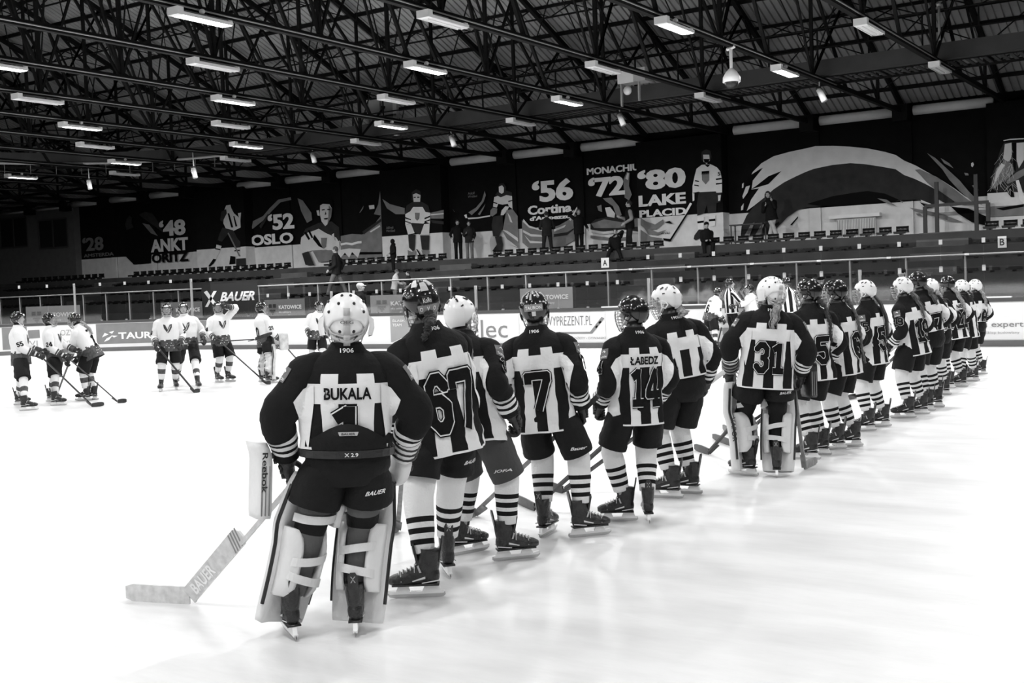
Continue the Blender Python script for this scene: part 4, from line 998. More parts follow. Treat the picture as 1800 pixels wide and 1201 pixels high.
mural('mural_painting', 'grey and pale waves under the Cortina lettering', YM, [
 (M_, zE(1005, 640, 1060, 700, 1150, 740, 1260, 735, 1390, 700, 1480, 650, 1565, 575, 1600, 640, 1600, 830, 1440, 920, 1250, 950, 1080, 940, 1010, 880)),
 (P_, zE(1020, 630, 1080, 700, 1220, 745, 1220, 758, 1080, 722, 1015, 660)), (P_, zE(1015, 745, 1100, 790, 1230, 800, 1230, 820, 1100, 815, 1015, 770)), (P_, zE(1030, 800, 1090, 860, 1220, 870, 1220, 885, 1090, 885)), (P_, zE(1345, 740, 1470, 690, 1450, 720, 1345, 765)), (P_, zE(1500, 640, 1585, 500, 1590, 520, 1520, 650)), (D_, zE(1340, 790, 1480, 770, 1600, 700, 1480, 800, 1340, 820))])
mural('mural_painting', 'swirls and a fallen player under the MONACHIUM lettering', YM, [
 (D_, zB(735, 600, 770, 570, 830, 560, 900, 540, 1065, 560, 1065, 660, 735, 650)), (M_, zB(820, 425, 880, 420, 930, 480, 950, 540, 920, 560, 890, 480, 840, 445)), (M_, zB(740, 600, 830, 570, 950, 590, 1065, 560, 1065, 620, 900, 630, 760, 630)), (P_, zB(835, 490, 870, 485, 905, 530, 900, 560, 850, 550)), (P_, zB(735, 640, 820, 655, 960, 640, 1065, 655, 1065, 668, 960, 660, 820, 672, 735, 658)),
 (M_, zB(960, 300, 985, 245, 1005, 250, 1000, 340, 1020, 400, 1000, 440, 970, 420)), (P_, zB(975, 290, 990, 248, 1000, 255, 994, 300)), (M_, zB(780, 480, 810, 470, 815, 520, 790, 510)), (M_, zB(735, 680, 900, 700, 1000, 690, 1000, 710, 880, 716, 735, 700))])
mural('mural_painting', 'grey mountain shapes with a pale zigzag stripe', YM, [
 (M_, zC(622, 450, 700, 435, 770, 440, 860, 360, 905, 300, 905, 600, 800, 612, 622, 612)), (M_, zC(850, 300, 880, 230, 892, 140, 900, 240, 903, 310)), (K, zC(640, 560, 905, 560, 905, 575, 640, 580)), (L_, zC(622, 500, 660, 494, 700, 498, 740, 486, 765, 484, 765, 500, 740, 502, 700, 514, 660, 508, 622, 516)), (P_, zC(622, 545, 680, 535, 760, 540, 740, 600, 700, 560, 680, 600, 650, 565, 622, 600)), (D_, zC(770, 420, 900, 330, 900, 350, 780, 440)), (P_, zC(815, 240, 852, 236, 854, 262, 820, 266)), (P_, zC(820, 420, 890, 375, 895, 385, 830, 425)),
 (M_, zC(750, 290, 780, 240, 775, 262, 755, 290))])
mural('mural_painting', 'grey brush strokes beside the OSLO lettering', YM, [(M_, zF(190, 640, 200, 580, 280, 540, 330, 480, 400, 410, 500, 390, 505, 412, 420, 430, 350, 500, 300, 560, 250, 600, 200, 640)), (D_, zF(250, 620, 320, 520, 330, 530, 265, 640)), (D_, zF(110, 690, 130, 620, 175, 640, 140, 690))])
mural('mural_painting', 'dim curved shapes and a dark figure left of the 48 lettering', YN_ + .5, [(D_, zD(975, 310, 1020, 290, 1070, 300, 1100, 340, 1150, 440, 1100, 400, 1000, 330)), (M_, zD(1000, 370, 1050, 380, 1110, 460, 1060, 440)), (D_, zD(890, 340, 910, 315, 930, 330, 925, 370, 940, 400, 890, 420, 880, 380)), (K, zD(880, 420, 960, 400, 1050, 430, 1070, 560, 1060, 650, 940, 660, 880, 600))])
tx = MB()
def wt(s, m, y, x0, y0, x1, y1, bold=.04, sub_=None): wall_text(tx, s, m, y - .04, x0, x1, y1, y0, bold)
wt('‘80', L_, YN_, 1122, 336, 1204, 292, .035); wt('LAKE', L_, YN_, 1123.5, 364, 1205, 337.5, .035); wt('PLACID', L_, YN_, 1124.5, 383, 1205.5, 364, .035)
wt('MONACHIU', L_, YM, 1032, 308, 1123, 287, .03); wt('‘72', L_, YM, 1035.5, 348, 1097, 307, .035)
wt('‘56', L_, YM, 937, 357, 1006, 312, .035); wt('Cortina', L_, YM, 928.5, 378.5, 1004.5, 356, .03); wt("d'Ampezzo", L_, YM, 931.5, 391, 1003.5, 375.5, .04)
wt('‘52', L_, YM, 472, 405.5, 516, 373, .035); wt('OSLO', L_, YM, 442, 432.5, 515, 408, .035)
wt('‘48', P_, YM, 281, 416.5, 325, 384, .035); wt('ANKT', P_, YM, 266, 444, 330, 416.5, .035); wt('ORITZ', K, YM, 267.5, 463, 331, 441.5, .035)
wt('‘28', M_, YM, 146, 442.5, 181, 415, .03); wt('AMSTERDA', M_, YM, 147.5, 453, 200, 443, .03)
wt('Alfred', M_, YN_, 679, 403, 691, 397.5, 0); wt('Wróbel', M_, YN_, 679, 408.5, 694, 403, 0); wt('Adolf', M_, YM, 822.5, 342.5, 834.5, 337, 0); wt('Wróbel', M_, YM, 822.5, 348, 838.5, 342.5, 0); wt('nszewski', K, YN_, 1146, 413, 1177, 407, 0)
wt('5', K, YN_, 1261.5, 309, 1266, 302, .02); wt('POLSKA', K, YN_, 1233.5, 307, 1246.5, 303, .03)
lt = tx.build('mural_lettering', wall); lt['label'] = 'large pale place names and years painted on the wall'
# window ledge with a panel under the arch, small tables on the walkway
a, b = at_y(1474, 405, YM), at_y(1540, 370, YM)
mb = MB(); mb.bbox(a.x, b.x, YM - .15, YM, 2.99, 3.75, m_wallg); mb.bbox(a.x - .25, b.x + .2, YM - .3, YM, 3.75, 3.87, m_paintl)
for i in range(24): x = a.x + (b.x - a.x) * (i + .5) / 24; mb.bbox(x - .008, x + .008, YM - .16, YM - .14, 2.8, 3.7, m_paintm)
o = mb.build('ledge', wall)
for (x0, x1), sx in (((563, 496), 0), ((885, 840), 0)):
    pass
a, b = at_y(1288, 395, 40.9), at_y(1346, 395, 40.9); o = empty('table', ((a.x + b.x) / 2, 40.8, TZ := 2.98)); w = (b.x - a.x) / 2
mb = MB(); mb.bbox(-w, w, -.25, .25, .72, .76, m_adk); mb.build('table_top', o)
for sx in (-1, 1):
    for sy in (-1, 1): mb = MB(); mb.bbox(sx * (w - .05) - .02, sx * (w - .05) + .02, sy * .2 - .02, sy * .2 + .02, 0, .72, m_adk); mb.build('leg', o)
tag(o, 'narrow black table on the walkway beside the leaning woman', 'table')
a, b = at_y(1626, 372, 40.7), at_y(1738, 366, 40.7); o = empty('barrier_frame', ((a.x + b.x) / 2, 40.7, TZ)); w = (b.x - a.x) / 2
mb = MB(); mb.bbox(-w, w, -.04, .04, .92, 1.02, m_adk); mb.build('cross_bar', o)
for sx, hh in ((-.62, 1.75), (.62, 1.9), (-1, .95), (.98, .95)): mb = MB(); mb.bbox(w * sx - .06, w * sx + .06, -.05, .05, 0, hh, m_adk); mb.build('upright', o)
tag(o, 'black steel barrier frame at the top of the right stairs', 'barrier')
# ================================================================ PEOPLE: figures
def body_mesh(J, voxel=.011, hands=False, bust=True):
    """one continuous body from joints J (upper body already posed)"""
    mb = MB(); T = J['U']
    def u(p): return T @ V(p)
    def tub(pts, n=10): mb.tube([p[:3] for p in pts], [p[3] for p in pts], m_skin, n)
    def utub(pts, n=10): tub([(*u(p[:3]), *p[3:]) for p in pts], n)
    utub([(0, 0, .93, (.15, .10)), (0, 0, 1.05, (.14, .095)), (0, .0, 1.2, (.155, .105)), (0, 0, 1.34, (.17, .11)), (0, 0, 1.43, (.13, .085)), (0, 0, 1.48, (.06, .06))], 14)
    utub([(0, -.01, 1.42, .055), (0, 0, 1.5, .05), (0, .005, 1.58, .052)])
    H = J['H']
    def hp(p): return H @ V(p)
    mb.ball(hp((0, -.008, .018)), (.076, .094, .100), m_skin, 18, 14, H.to_3x3()); mb.ball(hp((0, .026, -.045)), (.057, .062, .064), m_skin, 14, 10, H.to_3x3())
    mb.ball(hp((0, .074, -.085)), (.022, .018, .016), m_skin, 8, 6, H.to_3x3())
    mb.tube([hp((0, .082, .02)), hp((0, .098, -.005)), hp((0, .108, -.022)), hp((0, .09, -.034))], [.008, .011, .015, .012], m_skin, 8)
    mb.tube([hp((-.045, .070, .032)), hp((0, .088, .034)), hp((.045, .070, .032))], .010, m_skin, 6)
    for sx in (-1, 1):
        mb.ball(hp((sx * .04, .062, -.02)), (.022, .02, .02), m_skin, 8, 6); mb.ball(hp((sx * .078, -.005, -.01)), (.010, .018, .03), m_skin, 8, 6, H.to_3x3())
        S_, E_, W_ = J['sh'][sx], J['el'][sx], J['wr'][sx]
        utub([(sx * .13, 0, 1.40, .05), (*S_, .055), (*(lerp(V(S_), V(E_), .5)), .046), (*E_, .040), (*(lerp(V(E_), V(W_), .5)), .036), (*W_, .027)])
        if hands:
            d = (V(W_) - V(E_)).normalized(); M = T @ hand_matrix(V(W_), d, J['fwd'][sx], sx); 
            def h(p): return M @ V((p[0] * sx, p[1], p[2]))
            tub([(*h((0, 0, .02)), (.024, .028)), (*h((.002, 0, -.04)), (.016, .040)), (*h((0, 0, -.085)), (.014, .042))], 8)
            for y, L in ((.030, .95), (.010, 1.05), (-.011, 1), (-.030, .8)): tub([(*h((0, y, -.07)), .0105), (*h((-.006, y, -.07 - .045 * L)), .0095), (*h((-.026, y, -.07 - .072 * L)), .0085), (*h((-.044, y, -.07 - .072 * L)), .0075)], 6)
            tub([(*h((0, .028, -.02)), .0125), (*h((-.008, .052, -.045)), .0115), (*h((-.022, .058, -.075)), .009)], 6)
        else: utub([(*W_, .03), (*(V(W_) + (V(W_) - V(E_)).normalized() * .07), .03)])
        h_, k_, a_ = J['hip'][sx], J['kn'][sx], J['an'][sx]
        tub([(*h_, .085), (*(lerp(V(h_), V(k_), .5)), .07), (*k_, .052), (*(lerp(V(k_), V(a_), .35)), .05), (*a_, .034)])
        f = J['foot'][sx]; tub([(*a_, .035), (*(V(a_) - V((0, 0, .05))), .034), (*(V(a_) + f * .09 - V((0, 0, .07))), .028), (*(V(a_) + f * .14 - V((0, 0, .075))), .02)])
    return mb
class Fig: pass
def pose(feet=None, top=0, phi=0, lift=.08, stand=1.80, U_lean=0, U_side=0, U_twist=0, head=(0, 0), hands=None, pelvis=(0, 0, 0), footyaw=(8, -8), sit=False, elbow=None, height=None, base=0.0, scale=None, at=None, lf=((-.1, 0), (.1, 0)), wx=None, hx=None):
    """feet: photo pixels of left and right foot; phi: degrees turned left of facing straight away from the camera"""
    F = Fig()
    if at:
        G = at_y(at[0], 420, at[1]); G.z = at[2]
    else: gl, gr_ = [ground(p[0], p[1], base) for p in feet]; G = (gl + gr_) / 2
    s = (height_at(G, top) / stand) if scale is None else scale
    v = V((G.x, G.y, 0)).normalized(); a = atan2(v.y, v.x) + radians(phi); rz = a - pi / 2
    F.G, F.s, F.rz = G, s, rz
    F.root = empty('person', G, rz); F.root.scale = (s, s, s)
    inv = Matrix.Rotation(-rz, 4, 'Z'); J = {}; F.J = J
    fl = [V((*q, 0)) for q in lf] if at else [inv @ (g - G) / s for g in (gl, gr_)]
    P = V((pelvis[0], pelvis[1], .93 + lift * .5 + pelvis[2]))
    RL = inv @ V((RW[0][0], RW[1][0], 0)).normalized(); AW = inv @ v; tilt = 0.0
    W0 = lambda q: Matrix.Translation(G) @ Matrix.Rotation(rz, 4, 'Z') @ (q * s)
    ppm = (proj(G + V((RW[0][0], RW[1][0], 0)) * s)[0] - proj(G)[0])
    if wx is not None: P = P + RL * ((wx - proj(W0(P))[0]) / ppm)
    if hx is not None: tilt = (hx - proj(W0(P + V((0, 0, .70))))[0]) / ppm / .70
    U = Matrix.Translation(P) @ Matrix.Rotation(tilt, 4, AW) @ Euler((radians(-U_lean), radians(U_side), radians(U_twist)), 'ZXY').to_matrix().to_4x4() @ Matrix.Translation((0, 0, -.97))
    J['U'] = U; J['sh'], J['el'], J['wr'], J['hip'], J['kn'], J['an'], J['foot'], J['fwd'] = {}, {}, {}, {}, {}, {}, {}, {}
    hands = hands or {}
    for i, sx in enumerate((-1, 1)):
        f = fl[i]; y = radians(footyaw[i]); J['foot'][sx] = V((-sin(y), cos(y), 0))
        an = V((f.x, f.y, lift + .08)); hip = P + V((sx * .095, 0, -.03))
        k, an2 = ik(hip, an, .407, .402, J['foot'][sx] + V((sx * .05, .2, 0)))
        J['hip'][sx], J['kn'][sx], J['an'][sx] = hip, k, an
        S_ = V((sx * .182, 0, 1.405)); W_ = V(hands.get(sx, (sx * .27, .10, .93)))
        e, w = ik(S_, W_, .30, .275, (elbow or {}).get(sx, (sx * .4, -1, -.2)))
        J['sh'][sx], J['el'][sx], J['wr'][sx] = S_, e, w; J['fwd'][sx] = V((-sx * .25, 1, 0))
    hy, hpit = head
    hc = V((0, .02, 1.655)); J['H'] = U @ Matrix.Translation(hc - V((0, .02, .10))) @ Euler((radians(-hpit), 0, radians(hy)), 'ZXY').to_matrix().to_4x4() @ Matrix.Translation((0, .02, .10))
    if sit: pass
    return F
def world(F, p): return Matrix.Translation(F.G) @ Matrix.Rotation(F.rz, 4, 'Z') @ (V(p) * F.s)
def add_body(F, voxel=.012, hands=False):
    o = body_mesh(F.J, hands=hands).build('body', F.root, True)
    r = o.modifiers.new('skin', 'REMESH'); r.mode = 'VOXEL'; r.voxel_size = voxel; r.use_smooth_shade = True
    sm = o.modifiers.new('smooth', 'SMOOTH'); sm.factor = .5; sm.iterations = 2
    return o
def add_eyes(F):
    H = F.J['H']
    for sx in (-1, 1): mb = MB(); mb.ball(H @ V((sx * .031, .081, .012)), (.011, .006, .006), m_eye, 8, 6, H.to_3x3()); mb.build('eye', F.root, True)
    mb = MB(); mb.ball(H @ V((0, .090, -.058)), (.021, .008, .006), m_lip, 8, 6, H.to_3x3()); mb.build('mouth', F.root, True)

TORSO = [(.78, .228, .172), (.90, .220, .166), (1.05, .212, .158), (1.2, .222, .162), (1.31, .230, .164), (1.38, .222, .156), (1.43, .198, .138), (1.468, .155, .115), (1.495, .108, .095), (1.515, .080, .082), (1.545, .070, .078)]
def torso_rings(z0, angs, tab=TORSO, kw=1.0, kd=1.0, step=.022, marks=(), hem=0.0, wr=.012, seed=0.0, top=1.545):
    zs = sorted(set([round(z0 + i * step, 4) for i in range(int((top - z0) / step))] + [m for m in marks if m > z0] + [top]))
    zs = [z for i, z in enumerate(zs) if i == 0 or z - zs[i - 1] > .004 or z in marks]
    rg = []
    for z in zs:
        w, d = interp(tab, z); w *= kw; d *= kd; r = []
        f = min(1, max(0, (1.42 - z) / .1))
        for a in angs:
            sa, ca = sin(a), cos(a); x = w * math.copysign(abs(sa) ** .85, sa); y = -d * math.copysign(abs(ca) ** .85, ca)
            nz = noise.noise(V((x * 7 + seed, y * 7, z * 3.2 + seed))) + .5 * noise.noise(V((x * 15 + seed, y * 15 + 3, z * 8))) + .35 * noise.noise(V((x * 9 + z * 12, seed, z * 14 - x * 10)))
            q = 1 + nz * wr / .2 * f * 1.3
            r.append(V((x * q, y * q, z + hem * max(0, (z0 + .25 - z) / .25) * ca)))
        rg.append(r)
    return rg, zs
def ang_list(frac, extra):
    """angles from the spine whose x is the wanted share of the half width, mirrored front and back"""
    A = set()
    for f in frac:
        a = math.asin(min(1, f ** (1 / .85))); A |= {a, pi - a}
    for e in extra: A |= {e, pi - e}
    A |= {0.0, pi / 2, pi}; out = sorted(A | {-a for a in A if 0 < a < pi}); return out
HFR = (.19, .55, .88)
HANG = ang_list(HFR, (.06, .14, .22, .34, .52, .62, .75, .86, 1.15, 1.28, 1.42))
def home_mat(z0, zs, angs):
    sn_ = [abs(sin((angs[j] + (angs[(j + 1) % len(angs)] + (2 * pi if j == len(angs) - 1 else 0))) / 2)) ** .85 for j in range(len(angs))]
    def mf(i, j):
        z = (zs[i] + zs[i + 1]) / 2; f = sn_[j]
        if z < z0 + .013: return m_white
        st = 0 if f < HFR[0] else 1 if f < HFR[1] else 2 if f < HFR[2] else 3
        if z < 1.235: return (m_black, m_white, m_black, m_white)[st]
        if z < 1.338: return m_white
        if z < 1.388: return (m_black, m_white, m_black, m_black)[st]
        return m_black
    return mf
def sleeve(mb, F, sx, m, r0=.090, r1=.080, r2=.066, bands=None, wr=.014, n=20, sub=9, tip=.02, inner=m_padk):
    J = F.J; S_, E_, W_ = V(J['sh'][sx]), V(J['el'][sx]), V(J['wr'][sx]); d = (W_ - E_).normalized(); end = W_ - d * tip
    pts = [(sx * .09, 0, 1.40, r0 * .8, r0 * .72), (sx * .145, 0, 1.395, r0 * .95, r0 * .88), (*(S_ + (E_ - S_) * .12), r0, r0), (*(S_ + (E_ - S_) * .5), (r0 + r1) / 2, (r0 + r1) / 2), (*E_, r1, r1), (*(lerp(E_, end, .5)), (r1 + r2) / 2, (r1 + r2) / 2), (*end, r2, r2)]
    Q = spline(pts, sub); L = [0]
    for a, b in zip(Q, Q[1:]): L.append(L[-1] + (V(b[:3]) - V(a[:3])).length)
    # resample finely near the cuff so that the bands are crisp
    tot = L[-1]; marks = sorted(set([tot * i / 30 for i in range(31)] + [tot - b for ab in (bands or ()) for b in ab[:2]]))
    out = []
    for t in marks:
        for i in range(len(L) - 1):
            if t <= L[i + 1] + 1e-9: k = (t - L[i]) / max(1e-9, L[i + 1] - L[i]); out.append(tuple(lerp(a, b, k) for a, b in zip(Q[i], Q[i + 1]))); break
    def mf(i, j):
        q = tot - (marks[i] + marks[i + 1]) / 2
        for b in (bands or ()):
            if b[0] < q < b[1]: return b[2]
        return m
    o = len(mb.v); mb.tube([q[:3] for q in out], [(q[3], q[4]) for q in out], m, n, True, mf=mf, up=(0, 1, 0))
    for i, q in enumerate(out):
        for j in range(n):
            k = o + i * n + j; c = V(q[:3]); dd = mb.v[k] - c; p = mb.v[k]
            f = noise.noise(V((p.x * 8 + sx, p.y * 8, p.z * 13 + i * .15))) + .6 * noise.noise(V((p.x * 18, p.y * 18 + sx, p.z * 22)))
            mb.v[k] = p + dd.normalized() * f * wr * (1.0 if 3 < i < len(out) - 2 else .2)
def cuff_bands(m1=m_white, m0=m_black): return [(.045, .068, m1), (.085, .108, m1), (.125, .148, m1)]
def xf(mb, M, start=0):
    for i in range(start, len(mb.v)): mb.v[i] = M @ mb.v[i]
def rect(w, h, step=.03): return fine2d([[(-w / 2, -h / 2), (w / 2, -h / 2), (w / 2, h / 2), (-w / 2, h / 2)]], lambda x, y: abs(x) < w / 2 and abs(y) < h / 2, step)
def layers_number(mb, bvh, s, org, u, v, d, h, step=.07, nx=1.0):
    for i, (t, m) in enumerate(((.29, m_num), (.245, m_numw), (.20, m_num))):
        decal(mb, bvh, number2d(s, t, step), m, V(org) - V(v) * h / 2, V(u) * h * nx, V(v) * h, d, .011 + .002 * i)
def home_jersey(F, num=None, name=None, z0=.78, kw=1.0, detail=2, wr=.020, patch=True, arm_num=None, r0=.088, tab=TORSO, wedge=True, seed=1.0, nk=.28, nx=None):
    mb = MB(); angs = HANG; rg, zs = torso_rings(z0, angs, tab, kw, 1.0, marks=(z0 + .013, 1.235, 1.338, 1.388), wr=wr, seed=seed)
    mb.rings(rg, m_black, cap=False, mf=home_mat(z0, zs, angs))
    bt = bvh_of(mb)
    for sx in (-1, 1): sleeve(mb, F, sx, m_black, r0, r0 * .87, .068, cuff_bands(), wr)
    if detail:
        bv = bvh_of(mb); X, Z, D = V((1, 0, 0)), V((0, 0, 1)), V((0, 1, 0))
        if wedge:
            for sx in (-1, 1):
                P = [(sx * .17, 1.335), (sx * .225, 1.31), (sx * .275, 1.245), (sx * .238, 1.13), (sx * .2, 1.0), (sx * .17, 1.24)]
                decal(mb, bv, fine2d([P], lambda x, y: in_poly(P, x, y), .018), m_white, (0, -.2, 0), X, Z, D, .007)
        if num: layers_number(mb, bt, num, (0, -.2, 1.08), X, Z, D, nk, .07, nx or (1.0 if len(num) == 1 else .78))
        if name:
            w = .04 * len(name) * 1.0; g = text_fine(name, .03, w / .06, .25)
            decal(mb, bt, ([(a - .5, b - .5) for a, b in g[0]], g[1]), m_num, (0, -.2, 1.287), X * w, Z * .062, D, .008)
        if detail > 1:
            g = text_fine('1906', .02, 2.6, .3); decal(mb, bv, ([(a - .5, b - .5) for a, b in g[0]], g[1]), m_numw, (0, -.15, 1.505), X * .07, Z * .024, D, .004)
        for sx in (-1, 1):
            S_, E_ = V(F.J['sh'][sx]), V(F.J['el'][sx]); dn = (E_ - S_).normalized(); out = V((sx, -.25, 0)); out = (out - dn * out.dot(dn)).normalized(); uu = out.cross(dn) ; uu = uu.normalized() * (-1)
            vv = -dn; uu = vv.cross(out)
            if patch:
                c = S_ + dn * .10; decal(mb, bv, rect(.085, .085), m_grey, c, uu, vv, -out, .004)
                g = text_fine('TAURON', .02, 4, .4); decal(mb, bv, ([(a - .5, b - .5) for a, b in g[0]], g[1]), m_numw, c - vv * .026, uu * .07, vv * .016, -out, .006)
                lg = [(-.02, .0), (.0, .018), (.02, .004), (.006, -.006), (0, .006)]; decal(mb, bv, fine2d([lg], lambda x, y: in_poly(lg, x, y), .02), m_numw, c + vv * .012, uu, vv, -out, .006)
            if arm_num: layers_number(mb, bv, arm_num, S_ + dn * .215, uu, vv, -out, .105, .12)
    xf(mb, F.J['U']); return mb.build('jersey', F.root, True)
def pants(F, m=m_pants, zb=.60, kw=1.0, top=1.06, logo=None, flare=1.0, seed=0.0):
    mb = MB(); J = F.J; U = J['U']; P = U @ V((0, 0, .97))
    k0 = len(mb.v); stube(mb, [(0, 0, top, .175 * kw, .135), (0, 0, .97, .195 * kw, .15), (0, 0, .88, .198 * kw, .155), (0, 0, .80, .14 * kw, .13)], m, 20, 4, wr=.006, seed=seed)
    off = V((P.x, P.y, P.z - .97))
    for i in range(k0, len(mb.v)): mb.v[i] = mb.v[i] + off
    for sx in (-1, 1):
        h, k = V(J['hip'][sx]), V(J['kn'][sx]); t = (h.z - zb) / max(.05, (h.z - k.z)); e = h + (k - h) * t
        stube(mb, [(h.x + sx * .005, h.y, h.z - .02, .095, .12), (*(h + (k - h) * t * .35 + V((sx * .008, 0, 0))), .113 * kw, .138), (*(h + (k - h) * t * .75 + V((sx * .012, 0, 0))), .116 * kw * flare, .135 * flare), (*(e + V((sx * .012, 0, 0))), .115 * kw * flare, .13 * flare)], m, 18, 5, up=(0, 1, 0), wr=.010, seed=seed + sx)
    if logo:
        bv = bvh_of(mb); sx = 1; hh_ = V(J['hip'][sx]); kk_ = V(J['kn'][sx]); e = hh_ + (kk_ - hh_) * ((hh_.z - zb - .055) / (hh_.z - kk_.z)); g = text_fine(logo, .02, 5, .3)
        decal(mb, bv, ([(a - .5 + .12 * b, b - .5 + .25 * a) for a, b in g[0]], g[1]), m_numw, e + V((.05, -.2, 0)), V((1, 0, 0)) * .105, V((0, 0, 1)) * .024, (0, 1, 0), .004)
    return mb.build('pants', F.root, True)
def socks(F, m=m_sock, bands=((.135, .166), (.197, .228), (.259, .290)), mbd=m_black, k=1.0, up_to=.16, bottom=.085, rk=.082):
    for sx in (-1, 1):
        mb = MB(); J = F.J; h, kn, an = V(J['hip'][sx]), V(J['kn'][sx]), V(J['an'][sx]); t0 = kn + (h - kn) * .42; L = (kn - an).length
        seq = [(t0, .092), (kn + (h - kn) * .15, .088), (kn, rk), (kn + (an - kn) * .2, rk * .97)]
        marks = sorted(set([i * .03 for i in range(1, int(L * .8 / .03))] + [b for ab in bands for b in ab]), reverse=True)
        for q in marks:
            if bottom < q < L * .79: t = q / L; r = lerp(.052, .079, min(1, t * 1.35)); seq.append((an + (kn - an) * t, r))
        seq.append((an + (kn - an) * (bottom / L), .050))
        rr = [s[1] * k for s in seq]; ds = [(s[0] - an).length for s in seq]
        def mf(i, j):
            q = (ds[i] + ds[i + 1]) / 2
            if i < 4: return m
            for b in bands:
                if b[0] - 1e-4 < q < b[1] + 1e-4: return mbd
            return m
        n = 16; mb.tube([s[0] for s in seq], [(r, r * 1.05) for r in rr], m, n, True, mf=mf, up=(1, 0, 0))
        for i in range(len(seq)):
            for j in range(n):
                p = mb.v[i * n + j]; d = (p - seq[i][0]).normalized(); mb.v[i * n + j] = p + d * .005 * noise.noise(V((p.x * 14 + sx, p.y * 14, p.z * 20)))
        mb.build('sock', F.root, True)
def skates(F, low=False):
    for sx in (-1, 1):
        an, f = V(F.J['an'][sx]), F.J['foot'][sx]; a = atan2(f.y, f.x) - pi / 2
        add_skate(F.root, Matrix.Translation((an.x, an.y, 0)) @ Matrix.Rotation(a, 4, 'Z'), low)
def gloves(F, kind='black', sides=(-1, 1)):
    for sx in sides:
        J = F.J; U = J['U']; d = (V(J['wr'][sx]) - V(J['el'][sx])).normalized(); M = U @ hand_matrix(V(J['wr'][sx]), d, J['fwd'][sx], sx); add_glove(F.root, M, sx, kind)
def glove_world(F, sx, off=(-.045, 0, -.105)):
    J = F.J; d = (V(J['wr'][sx]) - V(J['el'][sx])).normalized(); M = J['U'] @ hand_matrix(V(J['wr'][sx]), d, J['fwd'][sx], sx)
    return world(F, M @ V((off[0] * sx, off[1], off[2])))
def helmet(F, kind='black', cage=True, low=False, strap=True):
    sh, vent, plate = HM[kind]; h = inst('helmet', sh, F.root, matrix=F.J['H'])
    inst('vent', vent, h); inst('back_plate', plate, h)
    if cage: inst('cage', CAGEF if low else CAGE, h)
    if strap: inst('chin_strap', STRAP, h)
    return h
def neck_collar(F, m=m_padk):
    mb = MB(); mb.tube([(0, 0, 1.48), (0, .0, 1.54), (0, .005, 1.585)], [(.078, .08), (.066, .07), (.062, .066)], m, 14); xf(mb, F.J['U']); mb.build('neck_guard', F.root, True)
def hair(F, style, m, L=.42, side=0.0, seed=0):
    """ponytail or braid lying down the back, in the upper-body frame"""
    mb = MB(); H = F.J['U'].inverted() @ F.J['H']; a = H @ V((0, -.10, -.055)); rnd = random.Random(seed)
    def back(z): return -(interp(TORSO, z)[1] + .022)
    pts = [(a.x, a.y, a.z, .028), (a.x + side * .1, a.y - .035, a.z - .05, .034)]
    n = 7
    for i in range(1, n + 1):
        z = a.z - .05 - (L - .05) * i / n; y = min(back(z), a.y + .02) if z < 1.5 else a.y - .03
        y = back(z) if z < 1.46 else min(a.y - .02, back(1.46)); r = .034 * (1 - .55 * (i / n) ** 2) if style != 'braid' else .024 * (1 - .3 * i / n)
        pts.append((a.x * (1 - i / n) + side * (.25 + .75 * i / n) + .008 * sin(i * 2), y, z, r))
    if style == 'braid':
        Q = spline(pts, 5); mb.tube([q[:3] for q in Q], [q[3] * (1 + .28 * sin(i * 1.9)) for i, q in enumerate(Q)], m, 10, flat=.8)
    else:
        stube(mb, [(p[0], p[1], p[2], p[3] * .9, p[3] * .5) for p in pts], m, 12, 5, wr=.005, ws=30)
        for k in range(12):
            ox, oy = rnd.uniform(-.028, .028), rnd.uniform(-.014, .004); e = rnd.randint(0, 1)
            Q = spline([(p[0] + ox * (p[3] / .03) * (1 + .12 * i), p[1] + oy, p[2], .006 * (1 - i / 11)) for i, p in enumerate(pts[:len(pts) - e])], 3); mb.tube([q[:3] for q in Q], [max(.0012, q[3]) for q in Q], m, 5)
    xf(mb, F.J['U']); return mb.build('braid' if style == 'braid' else 'hair', F.root, True)
def hair_cap(F, m, low=-.06):
    mb = MB(); H = F.J['H']; mb.ball((0, -.02, -.02), (.083, .09, .085), m, 16, 10); xf(mb, H); return mb.build('hair', F.root, True)
def skater(label, num=None, name=None, cap='black', hr=None, detail=2, low=False, gl='black', cage=True, kw=1.0, seed=1.0, logo=None, voxel=.012, arm_num=None, sockb=None, pz=.60, nk=.28, pm=m_pants, tuck=False, nx=None, **kwd):
    F = pose(**kwd); tag(F.root, label, 'person', None)
    add_body(F, voxel); home_jersey(F, num, name, detail=detail, kw=kw, seed=seed, arm_num=arm_num, nk=nk, z0=1.0 if tuck else .78, wr=.024, nx=nx)
    pants(F, pm, zb=pz, logo=logo, seed=seed, top=1.16 if tuck else 1.06, kw=1.12 if tuck else 1.0); socks(F, **({'bands': sockb} if sockb else {})); skates(F, low); gloves(F, gl)
    F.h = helmet(F, cap, cage, low); neck_collar(F)
    if not low: add_eyes(F)
    if hr:
        if isinstance(hr, tuple): hair(F, *hr)
    return F
